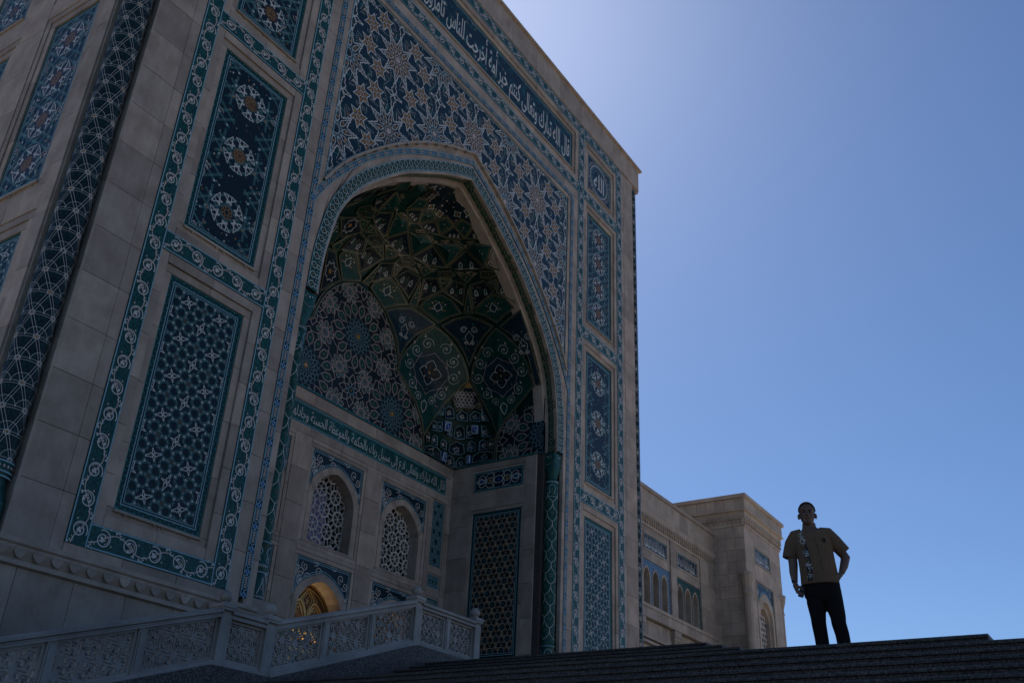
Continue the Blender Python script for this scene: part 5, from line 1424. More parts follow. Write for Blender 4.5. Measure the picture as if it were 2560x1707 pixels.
('d',[[4.547,21.479,13.568],[4.517,21.457,13.832],[4.679,21.43,13.957],[4.842,21.412,13.921],[4.911,21.444,13.589]]),
('d',[[5.042,21.42,13.598],[5.012,21.395,13.839],[5.131,21.355,13.923],[5.297,21.321,13.86],[5.401,21.383,13.556]]),
('d',[[5.484,21.336,13.577],[5.447,21.277,13.812],[5.646,21.111,13.996],[5.878,20.917,13.903],[5.983,20.911,13.586],[5.962,21.08,13.526],[5.716,21.309,13.514]]),
('d',[[5.999,20.807,13.667],[5.961,20.749,13.951],[5.987,20.627,14.056],[6.062,20.467,13.912],[6.095,20.468,13.618],[6.068,20.647,13.593]]),
('d',[[6.111,20.345,13.626],[6.083,20.324,13.965],[6.099,20.141,14.055],[6.126,19.938,13.91],[6.137,19.9,13.626]]),
('n',[[4.277,21.49,13.564],[4.241,21.472,13.895],[4.364,21.461,13.939],[4.433,21.477,13.596]]),
('n',[[6.137,19.851,13.687],[6.128,19.838,13.986],[6.133,19.709,13.965],[6.142,19.705,13.616]]),
('d',[[4.215,21.5,13.108],[4.233,21.5,13.343],[4.505,21.493,13.486],[4.927,21.464,13.541],[5.189,21.463,13.471],[5.297,21.495,13.12]]),
('b',[[5.217,21.457,13.48],[5.395,21.427,13.492],[5.49,21.488,13.116],[5.311,21.495,13.101]]),
('d',[[5.531,21.487,13.083],[5.488,21.456,13.366],[5.63,21.379,13.473],[5.831,21.33,13.418],[5.988,21.374,13.105],[5.93,21.422,13.046]]),
('d',[[6.039,21.34,13.069],[5.967,21.284,13.339],[5.995,21.1,13.482],[6.105,20.927,13.397],[6.142,20.904,13.125],[6.119,21.155,13.089]]),
('b',[[6.142,20.854,13.163],[6.09,20.83,13.492],[6.112,20.684,13.498],[6.146,20.695,13.161]]),
('d',[[6.146,20.645,13.199],[6.129,20.6,13.466],[6.124,20.311,13.577],[6.143,19.898,13.535],[6.146,19.684,13.451],[6.148,19.666,13.149]])]
def facet(kind, pts):
    P3 = [Vector((XC + p_[0], p_[1], p_[2])) for p_ in pts]
    c = sum(P3, Vector()) / len(P3)
    nrm = Vector()
    for i in range(len(P3)):
        a, d = P3[i] - c, P3[(i + 1) % len(P3)] - c; nrm += a.cross(d)
    if nrm.length < 1e-6: return
    nrm.normalize()
    if nrm.dot(Vector((XC, 17.6, 15.5)) - c) < 0: nrm = -nrm
    ex = nrm.cross(Vector((0, 0, 1)));
    if ex.length < .05: ex = nrm.cross(Vector((0, 1, 0)))
    ex.normalize(); ey = nrm.cross(ex)
    if ey.z < 0: ey = -ey
    size = (sum((p_ - c).length for p_ in P3) / len(P3))
    ins = min(.012, size * .05)
    gr = {'n': .035, 'N': .035, 't': .03, 'T': .035, 'r': .05, 'S': 0}.get(kind, 0)
    Q = [(p_ + (c - p_).normalized() * min(ins * 1.25 - gr, (c - p_).length * .4)) for p_ in P3]
    cc = c.copy()
    if kind in 'KABS':
        for k in range(60):
            if vault_f(cc) > 1: break
            cc -= nrm * .02
    off = {'T': .16, 'N': -.12, 't': .02, 'n': -.05, 'r': -.03, 'd': -.14, 'b': .10, 'c': .03, 'q': -.12, 'g': 0}.get(kind, 0.) * min(1, size / .45)
    cc = cc + nrm * off
    lift = .02 + (.10 if kind == 'b' else 0)
    Q = [q + nrm * lift for q in Q]; cc = cc + nrm * lift
    mat = {'S': 'night', 't': 'vgreen', 'T': 'vgreen', 'n': 'night', 'N': 'night', 'r': 'rib', 'A': 'vgreen', 'B': 'navy', 'K': 'vgreen', 'g': 'gold', 'q': 'night', 'c': 'rib', 'd': 'night', 'b': 'cobalt'}[kind]
    b_ = MB()
    n = len(Q)
    for i in range(n): b_.poly([Q[i], Q[(i + 1) % n], cc])
    if kind == 'b':
        base = [p_ for p_ in P3]
        for i in range(n): b_.poly([base[i], base[(i + 1) % n], Q[(i + 1) % n], Q[i]])
    o = b_.build('vault_facet', [mat], vault)
    q2 = [((q - cc).dot(ex), (q - cc).dot(ey)) for q in Q]
    def G(a, d, h):
        for i in range(n):
            x1, y1 = q2[i]; x2, y2 = q2[(i + 1) % n]; den = x1 * y2 - x2 * y1
            if abs(den) < 1e-9: continue
            l1 = (a * y2 - d * x2) / den; l2 = (x1 * d - y1 * a) / den
            if l1 >= -1e-4 and l2 >= -1e-4:
                return cc + (Q[i] - cc) * l1 + (Q[(i + 1) % n] - cc) * l2 + nrm * h
        return cc + ex * a + ey * d + nrm * h
    P = Pat(); s_ = size
    edge = [(x * .985, y * .985) for x, y in q2]
    P.line(edge, .015 if kind not in 'dcqb' else .016, 'gilt2' if kind not in 'db' else 'sky', True, 3)
    if kind not in 'dbcqg': P.line([(x * (1 - .075 / max(.2, math.hypot(x, y))), y * (1 - .075 / max(.2, math.hypot(x, y)))) for x, y in q2],   .009, 'gilt2', True, 3); P.line([(x * (1 - .04 / max(.2, math.hypot(x, y))), y * (1 - .04 / max(.2, math.hypot(x, y)))) for x, y in q2], .05, 'rib', True, 2)
    r = random.Random(int(abs(c.x * 977 + c.z * 131)))
    def inside2(x, y, k=.85):
        hit = False; j = n - 1
        for i in range(n):
            xi, yi = q2[i][0] * k, q2[i][1] * k; xj, yj = q2[j][0] * k, q2[j][1] * k
            if (yi > y) != (yj > y) and x < (xj - xi) * (y - yi) / (yj - yi) + xi: hit = not hit
            j = i
        return hit
    def scatter(m_, cnt, rad):
        for k in range(cnt):
            x, y = r.uniform(-1, 1) * s_ * 1.2, r.uniform(-1, 1) * s_ * 1.2
            if inside2(x, y): P.dot(x, y, rad * r.uniform(.7, 1.2), m_, 5, 2)
    def drop(x, y, k):
        P.line([(x, y + k), (x + k * .30, y + k * .45), (x + k * .42, y), (x + k * .2, y - k * .4), (x, y - k * .55), (x - k * .2, y - k * .4), (x - k * .42, y), (x - k * .30, y + k * .45), (x, y + k)], .018, 'white')
        P.dot(x, y, k * .22, 'turq', 6, 2); P.line(spiral(x - k * .3, y - k * .6, k * .22, .01, 0, 1.1, 7), .014, 'pink'); P.line(spiral(x + k * .3, y - k * .6, k * .22, .01, PI, -1.1, 7), .014, 'pink')
    if kind == 'S':
        for k in range(150):
            x, y = r.uniform(-1, 1) * s_ * 1.4, r.uniform(-1, 1) * s_ * 1.4
            if inside2(x, y, .95): P.dot(x, y, r.uniform(.018, .034), r.choice(('gold', 'white', 'pink', 'turq', 'gold')), 5, 2)
        top = min(q2, key=lambda p_: -p_[1])
        for q in q2:
            if r.random() < .75: x, y = q[0] * .68, q[1] * .68; P.line(star(x, y, .15, .085, 4, r.uniform(0, 1)), .02, 'white', True); P.dot(x, y, .05, 'gold', 5, 2)
    elif kind == 'N':
        drop(-s_ * .34, -s_ * .12, s_ * .26); drop(s_ * .34, -s_ * .12, s_ * .26); P.dot(0, s_ * .25, .03, 'gold', 6); scatter('pink', 10, .018); scatter('gold', 6, .02)
    elif kind == 'n':
        if s_ < .45:
            for x in (-.42, 0, .42): drop(x * s_, -.05 * s_, s_ * .22)
        else: P.line(star(0, 0, s_ * .5, s_ * .36, 8), .02, 'white', True); P.dot(0, 0, s_ * .13, 'gold', 6, 2); scatter('pink', 10, .016)
    elif kind in 'tT':
        P.dot(0, 0, .045, 'brown', 6, 2); P.dot(0, 0, .022, 'pink', 5); scatter('pink', int(5 + s_ * 12), .018); scatter('gold', int(3 + s_ * 9), .02)
    elif kind == 'r':
        P.line(star(0, 0, s_ * .62, s_ * .40, 6), .016, 'brown', True)
        for k in range(6): P.dot(s_ * .36 * math.cos(k * PI / 3), s_ * .36 * math.sin(k * PI / 3), .03, 'brown', 5, 2)
        P.dot(0, 0, .03, 'gold', 6)
    elif kind == 'A':
        k = s_ * .30
        P.fill([(0, k), (k * .5, k * .35), (k * .7, -k * .2), (0, -k * .8), (-k * .7, -k * .2), (-k * .5, k * .35)], 'navyfl', 1)
        P.line([(0, k * 1.1), (k * .35, k * .55), (k * .62, k * .3), (k * .75, -k * .25), (0, -k * .9), (-k * .75, -k * .25), (-k * .62, k * .3), (-k * .35, k * .55), (0, k * 1.1)], .02, 'white')
        P.dot(0, -k * .15, k * .25, 'night', 8, 2); P.dot(0, -k * .2, k * .13, 'gold', 6)
        for sg in (-1, 1):
            P.line(spiral(sg * k * 1.0, -k * .3, k * .45, .02, PI / 2, sg * .8, 9), .018, 'pink'); leaf(P, sg * k * 1.1, k * .5, PI / 2 - sg * .7, k * .6, k * .25, 'pink')
            P.dot(sg * k * .7, k * 1.1, .035, 'gold', 5); P.dot(sg * k * 1.5, -k * .5, .035, 'gold', 5)
        scatter('pink', 8, .018)
    elif kind == 'B':
        k = s_ * .26; y0 = -k * .4
        P.fill([(0, y0 + k * 1.0), (k * .55, y0 + k * .3), (k * .6, y0 - k * .3), (0, y0 - k * 1.1), (-k * .6, y0 - k * .3), (-k * .55, y0 + k * .3)], 'navyfl', 1)
        P.line([(0, y0 + k * 1.15), (k * .4, y0 + k * .5), (k * .72, y0 + k * .2), (k * .6, y0 - k * .4), (0, y0 - k * 1.3), (-k * .6, y0 - k * .4), (-k * .72, y0 + k * .2), (-k * .4, y0 + k * .5), (0, y0 + k * 1.15)], .015, 'white')
        for sg in (-1, 1):
            P.line(spiral(sg * k * .95, k * 1.0, k * .62, .04, PI, sg * -1.7, 24), .014, 'white'); P.dot(sg * k * .2, y0, .03, 'white', 5); P.line(spiral(sg * k * .6, y0 - k * 1.0, k * .3, .03, 0, sg * 1.2, 10), .018, 'white')
        P.dot(0, y0, .04, 'gold', 6); scatter('turq', 40, .035); scatter('gold', 10, .03)
    elif kind == 'K':
        k = s_ * .30; y0 = s_ * .05
        P.fill(circ(0, y0, k * 1.7, 20), 'navyfl', 1)
        q = []
        for j in range(4):
            a = j * PI / 2; q += [(k * .98 * math.cos(a) + 0, y0 + k * .98 * math.sin(a))] + [(k * (.55) * math.cos(a) + k * .42 * math.cos(a + PI / 2), y0 + k * .55 * math.sin(a) + k * .42 * math.sin(a + PI / 2)), (k * .42 * math.cos(a + PI / 4) * 1.1, y0 + k * .42 * math.sin(a + PI / 4) * 1.1)] + [(k * .55 * math.cos(a + PI / 2) + k * .42 * math.cos(a), y0 + k * .55 * math.sin(a + PI / 2) + k * .42 * math.sin(a))]
        P.fill(circ(0, y0, k * .75, 16), 'night', 2); P.line(catmull(q + [q[0]], 4), .016, 'white')
        P.dot(0, y0, .06, 'gold', 8)
        for j in range(8): P.dot(.42 * k * math.cos(j * PI / 4), y0 + .42 * k * math.sin(j * PI / 4), .035, 'brown', 5)
        for sg in (-1, 1):
            for (x, y, rr, a0, tn) in ((1.55, 1.35, .52, PI, 1.5), (2.0, .15, .5, 0, -1.5), (1.5, -1.3, .5, PI / 2, 1.5), (.75, 2.1, .5, PI, -1.4), (.7, -2.1, .38, 0, 1.4)):
                P.line(spiral(sg * x * k, y0 + y * k, rr * k, .05 * k, a0 if sg > 0 else PI - a0, tn * sg * 1.15, 26), .014, 'white'); P.dot(sg * x * k, y0 + y * k, .035, 'pink', 5); leaf(P, sg * (x + .3) * k, y0 + (y + .4) * k, 1.2, .3 * k, .14 * k, 'pink')
        P.line([(0, y0 + 1.6 * k), (-.5 * k, y0 + 1.25 * k), (-1.2 * k, y0 + .9 * k), (-1.6 * k, y0), (-1.2 * k, y0 - .9 * k), (-.4 * k, y0 - 1.35 * k), (0, y0 - 1.75 * k), (.4 * k, y0 - 1.35 * k), (1.2 * k, y0 - .9 * k), (1.6 * k, y0), (1.2 * k, y0 + .9 * k), (.5 * k, y0 + 1.25 * k), (0, y0 + 1.6 * k)], .012, 'pink')
        P.line([(0, y0 - 2.2 * k), (.3 * k, y0 - 2.5 * k), (.2 * k, y0 - 2.9 * k), (0, y0 - 3.2 * k), (-.2 * k, y0 - 2.9 * k), (-.3 * k, y0 - 2.5 * k), (0, y0 - 2.2 * k)], .02, 'white'); scatter('gold', 24, .028); scatter('pink', 16, .022)
    elif kind == 'q':
        for j in range(-2, 3):
            for i in range(-2, 3): P.line(ngon((i + .5 * (j % 2)) * s_ * .36, j * s_ * .3, s_ * .18, 4, 0), .018, 'pink', True)
    elif kind == 'b': P.line(rect(-s_ * .45, s_ * .45, -s_ * .6, s_ * .6), .02, 'white', True); P.dot(0, 0, .03, 'white', 4); P.dot(s_ * .2, s_ * .35, .02, 'white', 5); P.dot(-s_ * .2, -s_ * .35, .02, 'white', 5)
    elif kind == 'd':
        P.line(star(0, -s_ * .1, s_ * .36, s_ * .24, 4, .3), .018, 'white' if r.random() < .6 else 'sky', True); P.dot(0, -s_ * .1, .03, r.choice(('gold', 'turq', 'white')), 5); scatter('white', 6, .013); scatter('cobalt', 8, .02)
    elif kind == 'c': P.line(ngon(0, 0, s_ * .4, 4), .012, 'gilt', True)
    P.emit(G, 'facet_ornament', o, h=.004, maxseg=.16)
cents = [(sum(p_[0] for p_ in f_[1]) / len(f_[1]), sum(p_[2] for p_ in f_[1]) / len(f_[1])) for f_ in FACETS]
for (kd, pts), (cx_, cz_) in list(zip(FACETS, cents)):
    facet(kd, pts)
    if cx_ > .2 and all(math.hypot(-cx_ - q[0], cz_ - q[1]) > .42 for q in cents):
        facet(kd, [(-p_[0], p_[1], p_[2]) for p_ in reversed(pts)])
# ================================================================== side wing and corner pavilion
wing = empty('mosque_wing', (43, 20.15, GZ), 'lower stone wing of the mosque with triple arched windows beside the portal', 'mosque wing')
FW = Frame((0, 20.15, 0), (1, 0, 0), (0, 0, 1), (0, -1, 0))
WX0, WX1 = 35.5, 50.9
b = MB(); b.box((WX0, 20.95, GZ), (WX1, 34, 16.4)); b.box((WX0, 20.35, GZ), (WX1, 20.95, 8.)); b.box((WX0, 20.35, 13.1), (WX1, 20.95, 16.3)); b.build('wall_core', ['joint'], wing)
b = MB(); b.fbox(FW, WX0, WX1, 16.49, 16.68, -1, .20); b.fbox(FW, WX0, WX1, 15.44, 15.49, -.2, .14); b.build('coping', ['stone2'], wing)
for a, c in zip(splits(WX0, WX1, .95)[:-1], splits(WX0, WX1, .95)[1:]): slab(FW, a, c, 15.49, 16.49, -.2, .11, wing, 'parapet_slab', 'stone2')
def carved_cornice(F, a0, a1, zt, zb, parent, mat='stone2', pitch=.26):
    H = zt - zb; b_ = MB()
    pr_ = [(-.05, zt), (.16, zt), (.16, zt - .16 * H), (.13, zt - .2 * H), (.10, zt - .55 * H), (.05, zt - .60 * H), (.03, zt - .86 * H), (.05, zt - .88 * H), (.05, zb), (-.05, zb)]
    b_.grid([[F(a0, z, h) for h, z in pr_], [F(a1, z, h) for h, z in pr_]])
    b_.poly([F(a0, z, h) for h, z in pr_]); b_.poly([F(a1, z, h) for h, z in pr_])
    o = b_.build('cornice', [mat], parent)
    b_ = MB(); n = int((a1 - a0) / pitch)
    for k in range(n):
        x = a0 + (k + .5) * (a1 - a0) / n
        b_.fbox(F, x - pitch * .3, x + pitch * .3, zt - .56 * H, zt - .30 * H, .09, .155)
        b_.fbox(F, x - pitch * .12 + pitch * .5, x + pitch * .12 + pitch * .5, zt - .82 * H, zt - .62 * H, .03, .10)
    b_.build('dentil_course', [mat], o, kind='stuff')
carved_cornice(FW, WX0, WX1, 15.44, 14.69, wing)
def script_plaque(F, a0, a1, b0, b1, parent, seed, h=-.05, mat='stone2'):
    b_ = MB(); b_.fbox(F, a0, a1, b0, b1, h - .08, h); o = b_.build('inscription_plaque', ['navy'], parent)
    P = Pat(); r = random.Random(seed); W, H = a1 - a0, b1 - b0
    P.line(rect(.03, W - .03, .03, H - .03), .03, 'sky', True)
    x = .14
    while x < W - .2:
        hgt = r.uniform(.45, .8) * H; P.line([(x, H * .14 + r.uniform(0, .1)), (x + .02, H * .14 + hgt)], .03, 'white')
        if r.random() < .6: P.line(spiral(x + .06, H * .26, .09, .02, r.uniform(0, 6), .9, 8), .028, 'white')
        if r.random() < .5: P.line([(x - .05, H * .22), (x + .1, H * .15), (x + .22, H * .24)], .03, 'white')
        if r.random() < .5: P.dot(x + .05, H * r.uniform(.45, .85), .022, 'white', 4)
        x += r.uniform(.08, .15)
    P.emit(lambda a, c, hh: F(a0 + a, b0 + c, h + hh), 'lettering', o)
    frame_slabs(F, a0, a1, b0, b1, .09, -.1, .015, parent, 3., 'frame_slab', mat)
    return o
BAYW = [(37.2, 40.3), (41.72, 44.93), (45.62, 48.73)]
for bi, (x0, x1) in enumerate(BAYW):
    script_plaque(FW, x0 + .22, x1 - .36, 13.58, 14.32, wing, bi)
    xa, xb = x0, x1
    for a, c, z0, z1 in ((xa, xa + .13, 13.05, 14.69), (xb - .27, xb, 13.05, 14.69), (xa + .13, xb - .27, 14.41, 14.69), (xa + .13, xb - .27, 13.05, 13.49)):
        course(FW, a, c, z0, z1, 1.1, .8, -.2, -.015, wing, 'wall_slab', 'stone2')
    # triple arcade with pale blue tile spandrel
    cs = [x0 + (x1 - x0) * q for q in (.165, .475, .785)]
    ho = pointed(.40, 10.88, 12.2, 12.76); hi = pointed(.335, 10.88, 12.15, 12.66)
    b_ = MB(); xs = np.linspace(x0, x1, 90); 
    oa = np.array([p_[0] for p_ in ho][::-1]); oz = np.array([p_[1] for p_ in ho][::-1])
    low = [max([10.88] + [float(np.interp(abs(x - c), oa, oz)) for c in cs if abs(x - c) < .40]) for x in xs]
    b_.grid([[FW(x, z, -.06) for x, z in zip(xs, low)], [FW(x, 13.05, -.06) for x in xs]])
    o = b_.build('tile_spandrel', ['cobalt' if bi < 2 else 'teal_d'], wing)
    P = Pat()
    for x, y in hex_lattice(.2, x0, x1, 10.9, 13.05): P.line(star(x, y, .095, .05, 6), .018, 'sky' if bi < 2 else 'turq', True); P.dot(x, y, .03, 'white' if bi < 2 else 'pink', 4)
    ins = lambda a, c, x0=x0, x1=x1, cs=cs: x0 + .02 < a < x1 - .02 and 10.9 < c < 13.03 and all(abs(a - q) > .40 or c > np.interp(abs(a - q), oa, oz) for q in cs)
    P.emit(lambda a, c, h: FW(a, c, -.06 + h), 'tile_pattern', o, ins)
    for c in cs:
        wn = MB(); wn.poly([FW(c + x, z, -.62) for x, z in arch_full(pointed(.36, 10.85, 12.15, 12.7))]); wo = wn.build('arched_window', ['glass'], wing)
        arch_ring(FW, c, ho, hi, -.2, -.03, -.60, wo, 'arch_stone', 'stone2', 2)
        b_ = MB(); b_.fbox(FW, c - .03, c + .03, 10.88, 12.5, -.60, -.55); b_.fbox(FW, c - .335, c + .335, 12.1, 12.16, -.60, -.55); b_.build('window_bar', ['wood'], wo)
for a, c in ((WX0, 37.2), (40.3, 41.72), (44.93, 45.62), (48.73, WX1)):
    course(FW, a, c, 10.88, 14.69, 1.2, 1.25, -.2, .04, wing, 'wall_slab', 'stone2')
b = MB(); b.fbox(FW, WX0, WX1, 10.72, 10.88, -.7, .10); b.build('sill', ['stone2'], wing)
for a, c in zip(splits(WX0, WX1, .8)[:-1], splits(WX0, WX1, .8)[1:]): slab(FW, a, c, 10.26, 10.72, -.2, .05, wing, 'wall_slab', 'stone2')
for a, c in zip(splits(WX0, WX1, .55)[:-1], splits(WX0, WX1, .55)[1:]): slab(FW, a, c, 9.5, 10.25, -.4, -.22, wing, 'lower_slab', 'stone2'); slab(FW, a, c, GZ, 9.1, -.4, -.22, wing, 'lower_slab', 'stone2')
b = MB(); b.fbox(FW, WX0, WX1, 9.36, 9.49, -.4, -.05); b.fbox(FW, WX0, WX1, 9.12, 9.24, -.4, -.02); b.build('string_course', ['stone2'], wing)
for x in (41.55, 45.6, 49.65, 37.5):
    b_ = MB(); b_.fbox(FW, x - .42, x + .42, 9.95, 10.25, -.3, .02); b_.fbox(FW, x - .34, x + .34, 9.86, 9.95, -.3, -.03); b_.fbox(FW, x - .38, x + .38, 9.76, 9.86, -.3, -.01)
    b_.prism(FW, [(x - .34, 9.76), (x - .16, 9.3), (x - .14, GZ), (x + .14, GZ), (x + .16, 9.3), (x + .34, 9.76)], -.3, -.06); b_.build('corbel_pier', ['stone2'], wing)

pav = empty('corner_pavilion', (53.5, 18.2, GZ), 'square stone corner pavilion at the far end of the wing with a latticed arch window', 'pavilion')
FP = Frame((0, 18.25, 0), (1, 0, 0), (0, 0, 1), (0, -1, 0)); FPL = Frame((50.70, 0, 0), (0, 1, 0), (0, 0, 1), (-1, 0, 0)); FPR = Frame((56.55, 0, 0), (0, 1, 0), (0, 0, 1), (1, 0, 0))
b = MB(); b.box((50.85, 19.2, GZ), (56.4, 26, 18.4)); b.box((50.85, 18.40, GZ), (52.3, 19.2, 18.3)); b.box((54.9, 18.4, GZ), (56.4, 19.2, 18.3)); b.box((52.3, 18.4, 14.1), (54.9, 19.2, 18.3)); b.build('wall_core', ['joint'], pav)
b = MB(); b.box((50.34, 17.92, 18.45), (56.84, 26.3, 18.65)); b.box((50.40, 17.97, 17.72), (56.78, 26.2, 17.78)); b.build('coping', ['stone2'], pav)
for a, c in zip(splits(50.46, 56.74, .95)[:-1], splits(50.46, 56.74, .95)[1:]): slab(FP, a, c, 17.78, 18.45, -.1, .21, pav, 'parapet_slab', 'stone2')
for a, c in zip(splits(18.05, 26, .55)[:-1], splits(18.05, 26, .55)[1:]): slab(FPL, a, c, 17.78, 18.45, -.1, .24, pav, 'parapet_slab', 'stone2')
carved_cornice(FP, 50.55, 56.66, 17.72, 16.9, pav); carved_cornice(FPL, 18.1, 26, 17.72, 16.9, pav)
course(FPL, 18.27, 26, GZ, 16.9, .52, .66, -.12, 0, pav, 'wall_slab', 'stone2', False)
PX0, PX1 = 52.18, 54.80
course(FP, 50.72, PX0, GZ, 16.9, 1.5, .97, -.12, 0, pav, 'wall_slab', 'stone2', False); course(FP, PX1, 56.55, GZ, 16.9, 1.75, .97, -.12, 0, pav, 'wall_slab', 'stone2', False)
course(FP, PX0, PX1, 16.15, 16.9, 1.3, .8, -.12, 0, pav, 'wall_slab', 'stone2', False); course(FP, PX0, PX1, 14.12, 15.12, 1.3, 1., -.12, 0, pav, 'wall_slab', 'stone2', False)
script_plaque(FP, PX0 + .1, PX1 - .1, 15.24, 16.06, pav, 9)
ho = pointed(1.26, GZ, 12.55, 13.70); h2 = pointed(1.02, GZ, 12.35, 13.25); h3 = pointed(.80, GZ, 12.2, 12.92)
u = (PX0 + PX1) / 2
wo = MB(); wo.poly([FP(u + x, z, -.72) for x, z in arch_full(pointed(.9, GZ, 12.2, 13.0))]); wn = wo.build('arched_window', ['gloom'], pav)
arch_ring(FP, u, ho, h2, -.1, -.02, -.18, wn, 'arch_stone', 'stone2', 3); arch_ring(FP, u, h2, h3, -.2, -.18, -.60, wn, 'arch_stone', 'stone2', 3)
tile_spandrel(FP, u, 1.31, 12.9, 14.12, ho, wn, -.04, False)
xs_ = np.array([p_[0] for p_ in h3][::-1]); zs_ = np.array([p_[1] for p_ in h3][::-1])
P = Pat()
for x, y in hex_lattice(.34, 0, 1.7, 8.0, 13.1, .85, 8.): P.line(ngon(x, y, .19, 6, PI / 6), .06, 'lattice', True)
P.emit(lambda a, c, h: FP(u - .85 + a, c, -.40 + h), 'lattice', wn, lambda a, c: abs(a - .85) < .79 and c < np.interp(abs(a - .85), xs_, zs_), kind=None, depth=.06)
for s_ in (-1, 1):
    xx = u + s_ * 1.285; slab(FP, xx - .025, xx + .025, GZ, 12.9, -.12, -.01, pav, 'frame_slab', 'stone2')
frame_slabs(FP, u - 1.31, u + 1.31, 8, 14.12, .10, -.1, .03, pav, 2.2, 'frame_slab', 'stone2')
for cx, cy_ in ((50.62, 18.2), (56.32, 18.45)):
    b_ = MB()
    b_.lathe((cx, cy_, 0), [(.24, GZ), (.24, 13.05), (.29, 13.1), (.29, 13.2), (.25, 13.25), (.27, 13.5), (.36, 13.8), (.40, 14.05), (.42, 14.08), (.42, 14.22), (.0, 14.23)], 10)
    b_.build('corner_column', ['stone2'], pav)
# ================================================================== balustrade
rail = empty('balustrade', (14, 13.7, 2.6), 'carved pale marble balustrade with ball topped posts climbing beside the stairs', 'balustrade')
FA = Frame((0, 13.7, 0), (1, 0, 0), (0, 0, 1), (0, -1, 0))
def loft_rect(b_, prof, cx, cy):
    rows = [[(cx - w_, cy - w_, z), (cx + w_, cy - w_, z), (cx + w_, cy + w_, z), (cx - w_, cy + w_, z)] for w_, z in prof]
    b_.grid(rows, closed=True); b_.poly(rows[-1]); b_.poly(rows[0][::-1])
pm = MB(); loft_rect(pm, [(.115, -.06), (.115, .86), (.10, .875), (.10, .90), (.15, .93), (.15, .965), (.165, .975), (.165, 1.03), (.13, 1.05), (.09, 1.06)], 0, 0)
for sx, sy in ((0, -1), (-1, 0)):
    Fq = Frame((0 if sx == 0 else -.115, -.115 if sy else 0, 0), (1, 0, 0) if sy else (0, -1, 0), (0, 0, 1), (sx, sy, 0))
    ribbon(pm, Fq, [(-.05, .70), (0, .78), (.05, .70)], .012, .004, 0); ribbon(pm, Fq, [(-.075, .0), (-.075, .80), (.075, .80), (.075, .0)], .012, .004, 0)
    ribbon(pm, Fq, [(-.03, .60), (.03, .54), (-.02, .48)], .010, .004, 0)
post_me = pm.mesh('newel_post', ['marble'])
bmh = MB(); bmh.lathe((0, 0, 0), [(.065, -.02), (.06, .01), (.075, .03)] + [(max(.001, .112 * math.sin(a)), .125 - .112 * math.cos(a)) for a in np.linspace(.5, PI, 14)], 24)
ball_me = bmh.mesh('ball_finial', ['marble'], True)
def newel(x, z):
    o = bpy.data.objects.new('newel_post', post_me); COL.objects.link(o); o.parent = rail; o.matrix_parent_inverse = Matrix.Translation(-Vector(rail.location)); o.location = (x, 13.7, z)
    k = bpy.data.objects.new('ball_finial', ball_me); COL.objects.link(k); k.parent = o; k.location = (0, 0, 1.05)
POSTS = [(11.61, 2.65), (12.68, 2.65), (16.90, 3.95), (19.17, 3.95), (6.9, 1.02)]
for x, z in POSTS: newel(x, z)
def cell_pat(x0, x1, z0, z1, p=.335):
    """pierced marble: octagon bosses joined by hooked bars"""
    P = Pat()
    for i in range(int(x0 / p) - 1, int(x1 / p) + 2):
        for j in range(int(z0 / p) - 1, int(z1 / p) + 2):
            x, y = i * p, j * p
            P.line(ngon(x, y, .19 * p, 8, PI / 8), .024, 'marble', True)
            if (i * 3 + j * 5) % 4 != 1: P.fill(ngon(x, y, .17 * p, 8, PI / 8), 'marble', 2)
            for k in range(4):
                c, s_ = math.cos(k * PI / 2), math.sin(k * PI / 2)
                T = lambda a, d: (x + p * (a * c - d * s_), y + p * (a * s_ + d * c))
                P.line([T(.17, .08), T(.60, .08), T(.60, .34)], .023, 'marble')
                P.line([T(.17, -.06), T(.44, -.06), T(.44, -.33)], .023, 'marble')
                P.line([T(.30, .22), T(.46, .22), T(.46, .46)], .022, 'marble')
    return P
